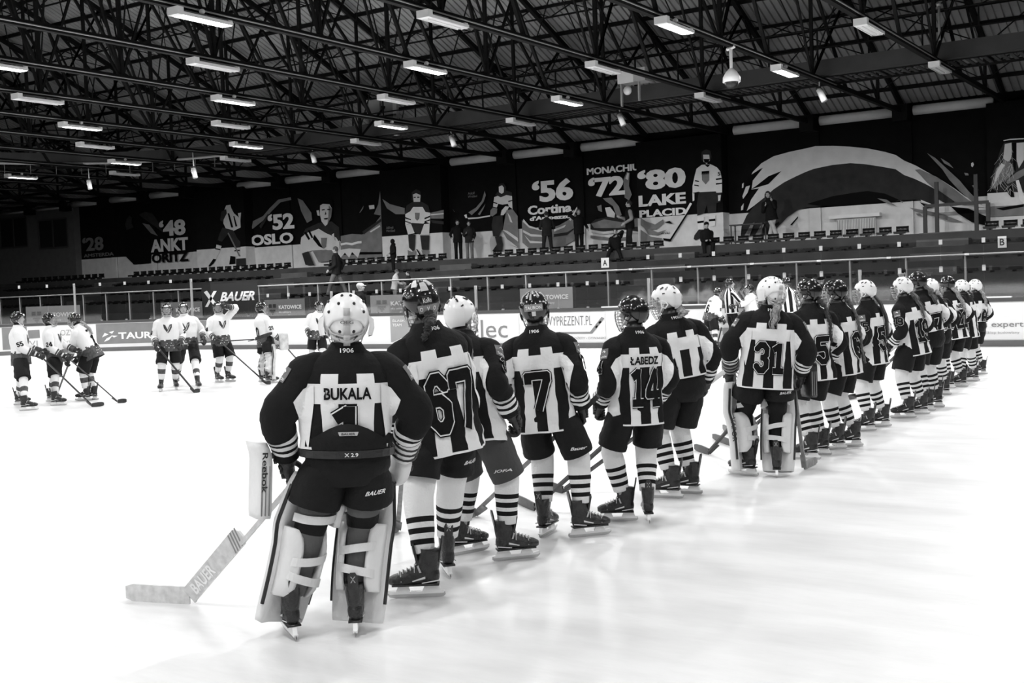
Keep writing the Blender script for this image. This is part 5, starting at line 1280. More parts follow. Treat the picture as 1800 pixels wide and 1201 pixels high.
# ================================================================ THE HOME ROW
def hair_s(style, m, L=.42, side=0.0): return (style, m, L, side)
HOME = {}
HOME['67'] = skater('player in jersey number 67 and black stickered helmet, second from the near end', '67', None, 'black', hair_s('braid', m_haird, .16, -.10), seed=2,
    feet=[(750, 1050), (787, 1012)], top=487, wx=776, hx=742, phi=27, head=(-11, 4), footyaw=(59, -18), hands={-1: (-.26, .14, .95), 1: (.14, .30, .98)}, kw=1.08, logo='BAUER', pz=.66, nk=.35, nx=.66)
HOME['3'] = skater('player in white helmet and dark grey pants leaning forward, half hidden behind number 67', None, None, 'white', None, seed=3, pm=m_pantsgrey, arm_num='3', logo='JOFA',
    sockb=((.26, .29), (.145, .175), (.20, .235)), feet=[(812, 975), (893, 985)], top=512, wx=826, hx=787, phi=-28, U_lean=14, head=(5, -8), footyaw=(-30, -50), hands={-1: (-.2, .35, .98), 1: (.27, .08, .95)}, pelvis=(0, -.1, .0), pz=.56)
HOME['7'] = skater('player in striped jersey number 7 with a sponsor tape across the back of the helmet', '7', None, 'black', None, seed=4, logo='Bauer',
    feet=[(958, 942), (1024, 944)], top=508, phi=-10, wx=957, hx=939, head=(8, 0), footyaw=(-12, -62), hands={-1: (-.25, .06, .94), 1: (.255, .05, .93)}, arm_num='7')
HOME['14'] = skater('player in striped jersey number 14 whose black helmet is turned to the left', '14', 'ŁABEDZ', 'black', None, seed=5,
    feet=[(1098, 916), (1140, 917)], top=518, phi=26, wx=1118, hx=1115, head=(38, 0), footyaw=(66, -22), hands={-1: (-.255, .12, .94), 1: (.24, .14, .94)}, arm_num='4', nk=.30, nx=.68)
HOME['fm'] = skater('player in white helmet, jersey tucked into high padded pants, right behind number 14', None, None, 'white', hair_s('pony', m_hairb, .10, .02), seed=6, tuck=True,
    feet=[(1180, 876), (1214, 868)], top=496, phi=26, wx=1196, hx=1174, head=(52, 0), footyaw=(50, 45), hands={-1: (-.28, .2, .98), 1: (.28, .10, .93)})
T = HOME['67'].h
sticker(T, 'KoRn', pi, -.05, .06, .05, m_padk, m_numw, 0); sticker(T, 'o  v  o', pi, -.42, .13, .045, m_mgrey, m_numw, 0)
sticker(T, '', pi, .62, .05, .06, m_lgrey, None); sticker(T, '', 2.55, .85, .05, .05, m_lgrey, None); sticker(T, '', 3.75, .9, .045, .06, m_strap, None)
sticker(HOME['7'].h, 'TAURON', pi, .05, .15, .045, m_mgrey, m_numw); sticker(HOME['7'].h, '', pi, -.28, .03, .03, m_strap, None)
for k, (az, el) in enumerate([(2.6, .9), (3.6, .8), (3.1, 1.1), (4.2, .7), (2.0, .8), (3.3, .7), (4.0, 1.1)]): sticker(HOME['7'].h, '', az, el, .02, .05, m_lgrey, None)
sticker(HOME['14'].h, '', 2.9, -.35, .04, .045, m_lgrey, None); sticker(HOME['14'].h, '', 2.5, .5, .03, .05, m_mgrey, None)
sticker(HOME['fm'].h, 'TAURON', 2.7, -.1, .12, .04, m_lgrey, m_numw)

def far(key, label, num, cap, feet, top, phi, hd=(15, 0), hr=None, name=None, fy=(45, 35), detail=1, cage=True, arm=None, tuck=False, hands=None, seed=1, st=None, wx=None, hx=None):
    HOME[key] = skater(label, num, name, cap, hr, detail=detail, low=True, seed=seed, voxel=.016, feet=feet, top=top, phi=phi, wx=wx, hx=hx, head=hd, footyaw=fy, arm_num=arm, tuck=tuck, cage=cage,
                       hands=hands or {-1: (-.27, .16, .95), 1: (.27, .12, .94)}); return HOME[key]
F = far('5', 'player with a dark braid and number 5 just right of goalkeeper 31', '5', 'black', [(1424, 808), (1444, 800)], 488, 38, (28, 0), hair_s('braid', m_haird, .45, .10), arm=None, wx=1428, hx=1424, seed=7)
sticker(F.h, '', 3.0, -.2, .035, .04, m_strap, None)
F = far('6', 'player with number 6 on the sleeve and a long braid reaching the hips', '6', 'black', [(1472, 790), (1500, 785)], 489, 66, (8, 0), hair_s('braid', m_hairm, .72, .10), arm='6', wx=1482, hx=1470, seed=8)
sticker(F.h, '', 2.3, .4, .12, .05, m_lgrey, None)
F = far('55', 'player in white helmet with number 55 and a dark ponytail', '55', 'white', [(1526, 758), (1552, 750)], 490, 68, (8, 0), hair_s('pony', m_haird, .50, .08), arm='55', wx=1532, hx=1523, seed=9)
F = far('19', 'player in white helmet with number 19 on back and sleeve', '19', 'white', [(1596, 735), (1620, 728)], 484, 58, (12, -5), hair_s('pony', m_hairm, .36, .06), arm='19', wx=1604, hx=1588, seed=10)
far('77', 'tall player in black helmet with a brown ponytail, behind number 19', '7', 'black', [(1630, 722), (1646, 716)], 474, 48, (0, 8), hair_s('pony', m_hairm, .28, .04), wx=1634, hx=1616, seed=11, tuck=True)
far('10', 'player in white helmet with thin fair braid and name MAND on the back', '10', 'white', [(1646, 700), (1660, 694)], 487, 48, (-10, 0), hair_s('braid', m_hairb, .40, .05), name='MAND', wx=1650, hx=1638, seed=12, tuck=True)
far('21', 'player in black helmet with number 21 and long loose fair hair', '21', 'black', [(1668, 683), (1690, 680)], 483, 50, (-15, 0), hair_s('pony', m_hairb, .42, .08), name='NIEC', wx=1678, hx=1667, seed=13)
far('w1', 'player in white helmet, second from the far end of the striped row', None, 'white', [(1690, 676), (1712, 670)], 490, 72, (0, 0), hair_s('pony', m_haird, .15, .02), wx=1700, hx=1692, seed=14)
far('w2', 'player in white helmet with blond hair at the far end of the row', '8', 'white', [(1710, 660), (1726, 658)], 490, 55, (10, 0), hair_s('pony', m_hairb, .32, .05), wx=1716, hx=1715, seed=15, tuck=True)

# ---------------------------------------------------------------- goalkeepers
def make_mask(m):
    mb = MB(); NA, NE = 40, 16; rg = []
    def r(az, el):
        a = abs((az + pi) % (2 * pi) - pi); p = V((cos(el) * sin(az) * .122, cos(el) * cos(az) * .142 - .012, sin(el) * .140 + .010))
        return p
    def e(az): return interp([(0, radians(20)), (.5, radians(16)), (.9, radians(-20)), (1.2, radians(-40)), (1.75, radians(-42)), (2.1, radians(-22)), (2.5, radians(-4)), (pi, radians(4))], abs((az + pi) % (2 * pi) - pi))[0]
    for i in range(NE + 1):
        rg.append([r(2 * pi * j / NA, e(2 * pi * j / NA) + (radians(89) - e(2 * pi * j / NA)) * i / NE) for j in range(NA)])
    inn = [[p * .94 for p in rg[0]]]; mb.rings(inn + rg, m, cap=False); n0 = len(mb.v) - NA; mb.face([n0 + j for j in range(NA)], m)
    for sx in (-1, 1): mb.rings([[(sx * .115, -.075, .03), (sx * .118, -.078, -.03), (sx * .108, -.085, -.07)], [(sx * .142, -.055, .01), (sx * .146, -.052, -.035), (sx * .135, -.05, -.075)], [(sx * .120, .01, .03), (sx * .124, .01, -.04), (sx * .116, .01, -.085)]], m, cap=False, closed=False)
    shell = mb.mesh('mask_shell', True)
    mb = MB(); rg = []
    for i in range(7):
        el = radians(-62 + 13 * i); rg.append([V((cos(el) * sin(2.1 + 2.08 * j / 14) * .105, cos(el) * cos(2.1 + 2.08 * j / 14) * .13 - .016, sin(el) * .135)) for j in range(15)])
    mb.rings(rg, m, cap=False, closed=False); plate = mb.mesh('back_plate', True)
    mb = MB()
    def q(az, el, k=1.012): return r(az, el) * k
    for az, el in [(2.75, .62), (3.55, .62), (2.3, .28), (4.0, .28), (2.75, 1.05), (3.5, 1.05), (1.9, .7), (4.4, .7)]:
        c = q(az, el); mb.ball(c, (.008, .008, .009), m_padk, 8, 6)
    for sx in (-1, 1): mb.ball((sx * .035, -.128, -.052), (.009, .005, .009), m_padk, 8, 6)
    for sx in (-1, 1): mb.tube([(sx * .055, -.118, -.075), (sx * .035, -.125, -.095), (sx * .02, -.120, -.104)], .006, m_padk, 6)
    hole = mb.mesh('vent', True)
    mb = MB(); P = [(0, -.155 + .0, .07), (0, -.156, .03), (0, -.152, -.02), (0, -.146, -.07), (0, -.118, -.125)]
    for a, b in zip(P, P[1:]): mb.bar(a, b, .034, .005, m_lgrey, up=(0, 1, 0))
    mb.tube([(-.085, -.085, -.05), (-.07, -.115, -.085), (0, -.132, -.108), (.07, -.115, -.085), (.085, -.085, -.05)], .006, m_lgrey, 6, flat=1.8); mb.tube([(-.10, -.08, -.02), (-.08, -.11, -.06), (0, -.142, -.085), (.08, -.11, -.06), (.10, -.08, -.02)], .004, m_lgrey, 6)
    strap = mb.mesh('strap', True); return shell, plate, hole, strap
MASK = make_mask(m_shell)
def mask(F, text=None):
    h = inst('goalie_mask', MASK[0], F.root, matrix=F.J['H']); inst('back_plate', MASK[1], h); inst('vent', MASK[2], h); inst('strap', MASK[3], h); inst('cage', CAGE, h, loc=(0, .012, 0))
    if text: mb = MB(); put_text(mb, text, m_grey, lambda u, v: V((-.034 + .068 * u, -.163 + .012 * abs(2 * u - 1) ** 2, -.012 + .016 * v)), .02); mb.build('label', h)
    return h
def leg_pad(F, sx, lean=0.0, seed=0, turn=0, dark_in=True, letters=None):
    J = F.J; k, an, f = V(J['kn'][sx]), V(J['an'][sx]), J['foot'][sx]; z = (k - an).normalized(); t = radians(turn); y0 = V((f.x * cos(t) - f.y * sin(t), f.x * sin(t) + f.y * cos(t), 0)); y = (y0 - z * y0.dot(z)).normalized(); x = y.cross(z)
    M = Matrix((x, y, z)).transposed().to_4x4(); M.translation = an - z * .10
    o = empty('leg_pad'); o.parent = F.root; o.matrix_local = M
    def T(p): return p
    mb = MB(); rg = []
    prof = [(.02, .11, .095), (.0, .135, .085), (.10, .145, .080), (.25, .150, .075), (.42, .152, .085), (.52, .155, .105), (.60, .150, .10), (.74, .140, .085), (.80, .120, .075)]
    for zz, w, y in spline(prof, 3): rg.append([(-w, y + .01, zz), (-w * .96, y - .045, zz), (-w * .55, y - .028, zz), (w * .55, y - .028, zz), (w * .96, y - .045, zz), (w, y + .01, zz), (w * .8, y + .045, zz), (-w * .8, y + .045, zz)])
    mb.rings(rg, m_pad); mb.build('front_panel', o, True)
    mb = MB()
    for e in (-1, 1): mb.tube([(e * w * 1.01, y - .03, zz) for zz, w, y in spline(prof[2:-1], 2)], .011, m_padk, 6)
    mb.build('edge_binding', o, True)
    for e, nm in ((-1, 'calf_wrap'), (1, 'calf_wrap')):
        mb = MB(); outer = e == sx; rg = []
        for zz, y0, y1, xo in spline([(.16, .05, -.02, .105), (.22, .05, -.075, .105), (.36, .05, -.085, .108), (.46, .05, -.07, .112), (.52, .05, -.02, .112)], 3):
            xo = e * xo; rg.append([(xo - e * .018, y0, zz), (xo + e * .016, y0, zz), (xo + e * .012, (y0 + y1) / 2, zz), (xo - e * .028, y1, zz), (xo - e * .05, y1 + .004, zz), (xo - e * .03, (y0 + y1) / 2, zz)])
        mb.rings(rg, m_pad, mf=lambda i, j: m_padk if (j == 1 and not outer) else m_pad); mb.build(nm, o, True)
    for zz, dz, nm in ((.27, .02, 's'), (.38, -.03, 's'), (.60, -.02, 's')):
        mb = MB(); pts = [(-.105, .02, zz + dz), (-.085, -.075, zz + dz * .6), (0, -.112, zz), (.085, -.075, zz - dz * .6), (.105, .02, zz - dz)]
        Q = spline(pts, 4); mb.rings([[V(q) + V((0, 0, -.022)), V(q) + V((0, 0, .022)), V(q) * 1.0 + V((q[0] * .05, -.004, .022)), V(q) + V((q[0] * .05, -.004, -.022))] for q in Q], m_strap); mb.build('strap', o)
    mb = MB(); mb.box((-sx * .115, -.03, .62), (.05, .10, .13), m_pad); 
    b = mb.build('knee_block', o); bv = b.modifiers.new('b', 'BEVEL'); bv.width = .015; bv.segments = 3
    if letters:
        mb = MB(); put_text(mb, letters, m_padk, lambda u, v: V((sx * (.163), .06 - .045 * v + .01, .48 - .22 * u)), .01); mb.build('lettering', o)
    return o
def goalie(label, num, name, mask_text, tights, belt, hr, hands, elbow, phi, feet, top, head, footyaw, turn=(0, 0), z0=1.0, kw=1.2, pelvis=(0, 0, 0), letters=None, seed=20, nk=.3, U_lean=0, m_mid=None, elb_r=.115, wx=None, hx=None):
    F = pose(feet=feet, top=top, phi=phi, head=head, footyaw=footyaw, hands=hands, elbow=elbow, pelvis=pelvis, U_lean=U_lean, wx=wx, hx=hx); tag(F.root, label, 'person', None)
    add_body(F, .012)
    home_jersey(F, num, name, z0=z0, kw=kw, r0=elb_r, seed=seed, nk=nk, wr=.012)
    pants(F, m_pants, .70, 1.12, 1.14, 'BAUER', 1.1, seed); neck_collar(F)
    for i, sx in enumerate((-1, 1)):
        mb = MB(); J = F.J; h, k, an = V(J['hip'][sx]), V(J['kn'][sx]), V(J['an'][sx]); t = k + (h - k) * .5
        Q = [(t, .098), (k + (h - k) * .22, .090), (k, .082), (k + (an - k) * .3, .078), (k + (an - k) * .6, .066), (k + (an - k) * .82, .052)]
        mb.tube([q[0] for q in Q], [q[1] for q in Q], tights, 16, mf=lambda i, j: m_pants if i == 1 else tights); mb.build('leg_sleeve', F.root, True)
        leg_pad(F, sx, turn=turn[i], letters=letters if i == 0 else None)
    skates(F); add_eyes(F)
    mask(F, mask_text)
    if hr: hair(F, *hr)
    return F
G1 = goalie('goalkeeper in white mask and leg pads nearest the camera, holding a goalie stick', '1', 'BUKALA', 'OEG', m_tight, True, None,
            {-1: (-.31, .10, .92), 1: (.30, .14, .94)}, {-1: (-.9, -.6, 0), 1: (.9, -.6, 0)}, 0, [(513, 1120), (627, 1112)], 518, (0, 0), (14, -6), (22, -14), z0=1.0, kw=1.10, nk=.30, elb_r=.108, wx=610, hx=608)
# waist protector and belt of the near goalkeeper
mb = MB(); rg = []
for i in range(13):
    a = -1.25 + 2.5 * i / 12; c = cos(a); rg.append([V((.245 * sin(a), -.170 * c, .975)), V((.245 * sin(a), -.182 * c, 1.0)), V((.25 * sin(a), -.188 * c, 1.02 + .115 * max(0, c) ** 3 + .04 * (c < .55))), V((.24 * sin(a), -.172 * c, 1.02 + .115 * max(0, c) ** 3 + .04 * (c < .55)))])
mb.rings(rg, m_pants); xf(mb, G1.J['U']); mb.build('waist_protector', G1.root, True)
mb = MB(); rg = []
for i in range(25):
    a = 2 * pi * i / 24; rg.append([V((.250 * sin(a), -.183 * cos(a), .955)), V((.250 * sin(a), -.183 * cos(a), .995)), V((.240 * sin(a), -.170 * cos(a), .995)), V((.240 * sin(a), -.170 * cos(a), .955))])
mb.rings(rg, m_padk, cap=False); put_text(mb, 'X 2.9', m_numw, lambda u, v: V((-.02 + .07 * u, -.188, .965 + .02 * v)), .02); xf(mb, G1.J['U']); mb.build('belt', G1.root)
mb = MB(); mb.add([V((-.045, -.2, 1.075)), V((.045, -.2, 1.075)), V((.052, -.2, 1.095)), V((-.052, -.2, 1.095))], [(0, 1, 2, 3)], m_lgrey); put_text(mb, 'BAUER', m_padk, lambda u, v: V((-.035 + .07 * u, -.203, 1.079 + .011 * v)), .02); xf(mb, G1.J['U']); mb.build('label', G1.root)
G31 = goalie('goalkeeper number 31 in spotted white mask with a fair ponytail, holding an upright stick', '31', None, None, m_pants, False, ('pony', m_hairb, .26, -.0), {-1: (-.30, .14, .95), 1: (.33, .12, .93)}, {-1: (-.7, -.8, 0), 1: (.7, -.8, 0)}, 8,
             [(1316, 836), (1366, 838)], 487, (28, 2), (48, -10), (15, -10), z0=.80, kw=1.1, letters='VAPOR', seed=22, nk=.28, elb_r=.10, wx=1347, hx=1356)
for k in range(16):
    rr = random.Random(k); sticker_az, sticker_el = rr.uniform(1.7, 4.6), rr.uniform(.3, 1.2)
    mb = MB(); p = V((cos(sticker_el) * sin(sticker_az) * .122, cos(sticker_el) * cos(sticker_az) * .142 - .012, sin(sticker_el) * .140 + .010)) * 1.01; n = p.normalized(); u = n.cross(V((0, 0, 1))).normalized(); v = u.cross(n); a = rr.uniform(0, 3)
    mb.box(p, (rr.uniform(.01, .02), .006, .003), m_lgrey, Matrix((u * cos(a) + v * sin(a), v * cos(a) - u * sin(a), n)).transposed()); 
    o = mb.build('sticker'); o.parent = [c for c in G31.root.children if c.name.startswith('goalie_mask')][0]
# ---- blocker and catcher
def glove_frame(F, sx, fwd=None):
    J = F.J; d = (V(J['wr'][sx]) - V(J['el'][sx])).normalized(); return J['U'] @ hand_matrix(V(J['wr'][sx]), d, fwd or J['fwd'][sx], sx)
def blocker(F, sx, m, m2, text=None, R=None, off=(0, 0, 0), hh=.2):
    M = glove_frame(F, sx); o = empty('blocker'); o.parent = F.root; p = M @ V((0, 0, -.05)) + V(off); o.matrix_local = Matrix.Translation(p) @ (R or Matrix.Identity(4))
    mb = MB(); rg = []
    for t in range(13):
        z = hh - 2 * hh * t / 12; c = .03 * (1 - cos(max(0, (z - .1)) * 9)) + .05 * max(0, z - .12) * 4; w = .098 if 0 < t < 12 else .08
        rg.append([(-.035 + c, -w, z), (.02 + c, -w * 1.02, z), (.035 + c, -w * .8, z), (.035 + c, w * .8, z), (.02 + c, w * 1.02, z), (-.035 + c, w, z)])
    mb.rings([[V((a * -sx * -1, b, c_)) for a, b, c_ in r] for r in rg], m)
    for e in (-1, 1):
        for xx in (-.02, .0, .02): mb.bbox(xx * 1 - .003, xx + .003, e * .1 - .003, e * .1 + .003, -hh + .02, hh * .4, m2)
    if text: put_text(mb, text, m_padk, lambda u, v: V((-.012 + .03 * v - .01, -.104, .15 - .21 * u)), .015)
    mb.build('board', o, True); return o
def catcher(F, sx, m, m2):
    M = glove_frame(F, sx); o = empty('catching_glove'); o.parent = F.root; o.matrix_local = M
    mb = MB(); stube(mb, [(0, 0, .10, .075, .09), (0, 0, .02, .07, .09), (0, 0, -.02, .06, .08)], m, 14, 4); 
    for q in range(3): mb.tube([(.0765 * cos(a_), .0915 * sin(a_), .085 - .035 * q) for a_ in [.3 * i for i in range(22)]], .006, m2, 5)
    mb.build('cuff', o, True)
    mb = MB(); rg = []
    for i in range(9):
        t = i / 8; z = -.02 - .2 * t; w = .10 * sin(pi * (.25 + .65 * t)); rg.append([(sx * (.045 - .02 * t), -w, z), (sx * (.06 - .02 * t), 0, z), (sx * (.045 - .02 * t), w, z), (-sx * .02, w * 1.05, z), (-sx * .045, .0, z + .01), (-sx * .02, -w * 1.05, z)])
    mb.rings(rg, m)
    for q in range(4): mb.ball((sx * .062, -.05 + .035 * q, -.07 - .03 * (q % 2)), (.006, .012, .022), m2, 8, 6)
    mb.ball((sx * .058, .02, -.14), (.008, .03, .02), m_mgrey, 8, 6); mb.build('palm', o, True)
    mb = MB()
    for i in range(7): a = -.9 + .3 * i; mb.tube([(sx * .0, .10 * sin(a), -.08 - .05 * cos(a)), (-sx * .06, .15 * sin(a), -.10 - .16 * cos(a))], .006, m2, 5)
    mb.tube([(-sx * .06, .15 * sin(-.9 + .15 * i), -.10 - .16 * cos(-.9 + .15 * i)) for i in range(13)], .012, m, 6); mb.build('webbing', o, True)
    return o
add_glove(G1.root, glove_frame(G1, -1), -1); 
blocker(G1, -1, m_pad, m_mgrey, 'Reebok', Matrix.Rotation(radians(20), 4, 'Z') @ Matrix.Rotation(radians(4), 4, 'Y'), (-.155, -.02, -.05)); catcher(G1, 1, m_pad, m_padk)
add_glove(G31.root, glove_frame(G31, 1), 1); blocker(G31, 1, m_padk, m_mgrey, None, Matrix.Rotation(radians(200), 4, 'Z'), (.08, 0, 0), .17)
catcher(G31, -1, m_padk, m_mgrey)

# ---------------------------------------------------------------- sticks of the home row
gp = lambda x, y: ground(x, y, 0.0)
h = gp(334, 1062); gw = glove_world(G1, -1); Lh = (gw - h).length
so, pdl, (bh, u_, w_, s_, L_) = make_stick('goalie_stick', 'pale goalie stick with a wide paddle held by the nearest goalkeeper', h, gw, gp(218, 1058), .22, True, m_stickw, paddle=.50 * Lh)
mb = MB(); off = s_ if (CAMP - bh).dot(s_) > 0 else -s_
put_text(mb, 'BAUER', m_numw, lambda u, v: V((0, 0, .05)) + u_ * (.06 + .24 * u) + w_ * (-.034 + .068 * v) * (1 if w_.z > 0 else -1) + off * .0135, .03)
mb.build('lettering', so); mb = MB()
for i in range(4):
    c = V((0, 0, .05)) + u_ * (.5 * Lh - .10 + .024 * i) + off * .012; q = w_ * .05; e = u_ * .006; mb.add([c - q - e - u_ * .02, c + q - e + u_ * .02, c + q + e + u_ * .02, c - q + e - u_ * .02], [(0, 1, 2, 3)], m_mgrey)
mb.build('stripe', so)
make_stick('hockey_stick', 'dark hockey stick whose blade rests between the near goalkeeper and number 67', gp(700, 935), world(HOME['67'], V((.05, .42, .95))), gp(683, 943), .3, m=m_stickg)
make_stick('hockey_stick', 'dark hockey stick held low by number 7, blade by the legs of the leaning player', gp(836, 908), glove_world(HOME['7'], 1), gp(806, 920), .25, m=m_stickg)
make_stick('hockey_stick', 'black hockey stick of number 14 with its blade beside the skate of number 7', gp(940, 899), glove_world(HOME['14'], 1), gp(902, 884), .25)
make_stick('hockey_stick', 'black hockey stick with its blade showing between the legs of number 7', gp(990, 868), glove_world(HOME['fm'], 1), gp(956, 860), .25)
make_stick('hockey_stick', 'black hockey stick with raised blade left of the pads of goalkeeper 31', gp(1246, 800), glove_world(HOME['5'], -1), gp(1218, 792), .25)
make_stick('hockey_stick', 'black hockey stick whose blade lies against the left pad of goalkeeper 31', gp(1292, 787), glove_world(HOME['6'], -1), gp(1250, 773), .25)
make_stick('hockey_stick', 'black hockey stick with a stubby blade, uppermost of three left of goalkeeper 31', gp(1288, 768), glove_world(HOME['55'], -1), gp(1268, 756), .25)
make_stick('hockey_stick', 'grey hockey stick standing upright in the right hand of goalkeeper 31', gp(1414, 826), glove_world(G31, 1), gp(1432, 816), .62, m=m_stickg)
make_stick('hockey_stick', 'black and white hockey stick in front of number 55', gp(1450, 708), glove_world(HOME['19'], -1), gp(1440, 703), .2)
make_stick('hockey_stick', 'dark hockey stick in front of number 19', gp(1505, 700), glove_world(HOME['77'], -1), gp(1492, 704), .2)
# ================================================================ THE VISITING TEAM
m_vis = mat('visitor_white', .80, .7, .2, 45, .03); m_visd = mat('visitor_dark', .06, .7, .2, 45, .5, 20); m_emb = mat('emblem', .03, .6)
def away_jersey(F, num=None, back=None, seed=1.0, z0=.80, name=None):
    mb = MB(); angs = [2 * pi * i / 32 - pi + .001 for i in range(32)]; rg, zs = torso_rings(z0, angs, wr=.014, seed=seed)
    def mf(i, j):
        z = (zs[i] + zs[i + 1]) / 2; a = angs[j] + pi / 32; b = 1.06 + .05 * abs(math.fmod(abs(a) * 1.6, 1) * 2 - 1)
        return m_visd if z < b - .05 else m_vis
    mb.rings(rg, m_vis, cap=False, mf=mf)
    for sx in (-1, 1): sleeve(mb, F, sx, m_vis, .086, .076, .062, [(0, .09, m_visd), (.09, .10, m_vis), (.10, .13, m_visd)], .012, 16)
    bv = bvh_of(mb); X, Z = V((1, 0, 0)), V((0, 0, 1)); E = [(-.085, .1), (-.075, .02), (-.03, -.05), (0, -.085), (.035, -.05), (.08, .03), (.085, .1), (.04, .085), (-.005, -.01), (-.045, .085)]
    decal(mb, bv, fine2d([E], lambda x, y: in_poly(E, x, y), .03), m_emb, (0, .3, 1.26), -X, Z, (0, -1, 0), .006)
    B = [(-.02, -.06), (.05, .07), (.065, .065), (0, -.07)]; decal(mb, bv, fine2d([B], lambda x, y: in_poly(B, x, y), .03), m_lgrey, (0, .3, 1.26), -X, Z, (0, -1, 0), .009)
    for dx, dz in ((-.08, .92), (-.04, .92), (.05, .93), (.09, .9), (-.1, .87), (0, .88), (.1, .86), (.03, .97), (-.05, .97)):
        decal(mb, bv, rect(.014, .014), m_numw, (dx, .3, dz), X, Z, (0, -1, 0), .006); decal(mb, bv, rect(.014, .014), m_numw, (dx, -.3, dz), X, Z, (0, 1, 0), .006)
    if back: decal(mb, bv, number2d(back, .2, .1), m_num, (0, -.2, 1.13 - .12), X * .24, Z * .24, (0, 1, 0), .007)
    if name:
        g = text_fine(name, .03, 5, .3); decal(mb, bv, ([(a - .5, b - .5) for a, b in g[0]], g[1]), m_num, (0, -.2, 1.35), X * .2, Z * .045, (0, 1, 0), .006)
    if num:
        for sx in (-1, 1):
            S_, E_ = V(F.J['sh'][sx]), V(F.J['el'][sx]); dn = (E_ - S_).normalized(); out = V((sx, 0, 0)); out = (out - dn * out.dot(dn)).normalized(); vv = -dn; uu = vv.cross(out)
            decal(mb, bv, number2d(num, .2, .14), m_num, S_ + dn * .24 - vv * .045, uu * .09, vv * .09, -out, .006)
    xf(mb, F.J['U']); return mb.build('jersey', F.root, True)
def visitor(label, num, back=None, name=None, hr=None, seed=1, cage=True, stk=None, **kwd):
    F = pose(**kwd); tag(F.root, label, 'person'); add_body(F, .014); away_jersey(F, num, back, seed, name=name); pants(F, m_pants, .56, 1.0, logo=None, seed=seed)
    socks(F, m_sock, ((.20, .30),), m_visd); skates(F, True); gloves(F, 'away'); F.h = helmet(F, 'black', cage, True); neck_collar(F); add_eyes(F)
    sticker(F.h, '', 0.0, .45, .10, .03, m_strap, None)
    if hr: hair(F, *hr)
    return F
V55 = visitor('visiting player with number 55 on the sleeve at the left end of the far row', '55', seed=31, cage=False, feet=[(34, 712), (45, 722)], top=547, phi=-98, head=(-8, 0), footyaw=(-4, 6), wx=36, hx=30, hands={-1: (-.18, .34, 1.02), 1: (.20, .30, .98)})
V4 = visitor('visiting player with number 24 on the sleeve, second from the left, stick crossing in front', '24', seed=32, feet=[(90, 706), (98, 713)], top=549, phi=-105, head=(5, 0), footyaw=(0, -6), wx=96, hx=85, hands={-1: (-.16, .36, .98), 1: (.22, .22, .93)})
VB = visitor('visiting player with a blond ponytail leaning forward on a stick', None, '1', 'FI', hair_s('pony', m_hairb, .34, .02), 33, feet=[(152, 704), (165, 703)], top=543, phi=60, U_lean=16, head=(5, -8), footyaw=(12, 0), wx=160, hx=146, hands={-1: (-.15, .42, 1.02), 1: (.12, .36, 1.0)}, pelvis=(0, -.06, 0))
V26 = visitor('visiting player with number 26 holding a slanted stick beside the one with crossed hands', '26', seed=34, feet=[(284, 688), (309, 685)][::-1], top=532, phi=178, head=(0, 0), footyaw=(10, -10), wx=297, hx=293, hands={-1: (-.24, .14, .95), 1: (.25, .18, .95)})
VH = visitor('visiting player holding a stick level across the thighs', None, seed=35, feet=[(348, 684), (312, 676)], top=530, phi=182, head=(0, 0), footyaw=(10, -15), wx=329, hx=322, hands={-1: (-.33, .14, .98), 1: (.20, .20, .98)}, cage=False)
VS = visitor('visiting player raising one gloved hand to the helmet', '44', seed=36, feet=[(402, 671), (383, 672)], top=529, phi=205, head=(-22, 0), footyaw=(20, 10), wx=388, hx=383, hands={-1: (-.14, .16, 1.66), 1: (.24, .24, .98)}, elbow={-1: (-1, -.1, .25)})
add = None
VW = visitor('visiting player facing this way, half hidden behind the white mask of the near goalkeeper', None, seed=37, feet=[(566, 652), (546, 652)], top=529, phi=192, head=(25, 0), footyaw=(8, -8), wx=557, hx=560, hands={-1: (-.25, .16, .98), 1: (.25, .18, .95)})
# visiting goalkeeper
VG = pose(feet=[(462, 671), (474, 674)], top=530, phi=-62, head=(-25, 0), footyaw=(-10, -20), wx=466, hx=458, hands={-1: (-.2, .3, .95), 1: (.26, .22, .92)}); tag(VG.root, 'visiting goalkeeper with number 20 on the sleeve and large pale pads', 'person')
add_body(VG, .014); away_jersey(VG, '20', '0', 38); pants(VG, m_pants, .66, 1.15); skates(VG, True); helmet(VG, 'black', True, True); neck_collar(VG); add_eyes(VG)
m_padold = mat('pad_worn', .6, .5, .3, 20, .25, 9)
_mp = m_pad; m_pad = m_padold
for sx in (-1, 1):
    mb = MB(); k, an, h_ = V(VG.J['kn'][sx]), V(VG.J['an'][sx]), V(VG.J['hip'][sx]); mb.tube([k + (h_ - k) * .5, k, an], [.09, .08, .06], m_sock, 12); mb.build('leg_sleeve', VG.root, True); leg_pad(VG, sx)
add_glove(VG.root, glove_frame(VG, 1), 1); blocker(VG, 1, m_padold, m_mgrey, None, Matrix.Rotation(radians(170), 4, 'Z'), (.09, 0, -.02), .19); catcher(VG, -1, m_padold, m_padk)
m_pad = _mp
VC = visitor('visiting player in white number 6 jersey standing by the boards, facing right', '6', '6', 'AIK', None, 39, feet=[(1246, 614), (1258, 616)], top=503, phi=-55, head=(-20, -5), U_lean=10, footyaw=(-20, -30), wx=1249, hx=1256, hands={-1: (-.14, .36, 1.0), 1: (.22, .28, .96)})
VR = visitor('visiting player greeting the referee by the boards, half hidden behind goalkeeper 31', None, None, None, None, 40, feet=[(1318, 612), (1327, 613)], top=499, phi=120, head=(-10, 0), footyaw=(0, 0), wx=1322, hx=1318, hands={-1: (.02, .50, 1.22), 1: (.22, .2, .95)})
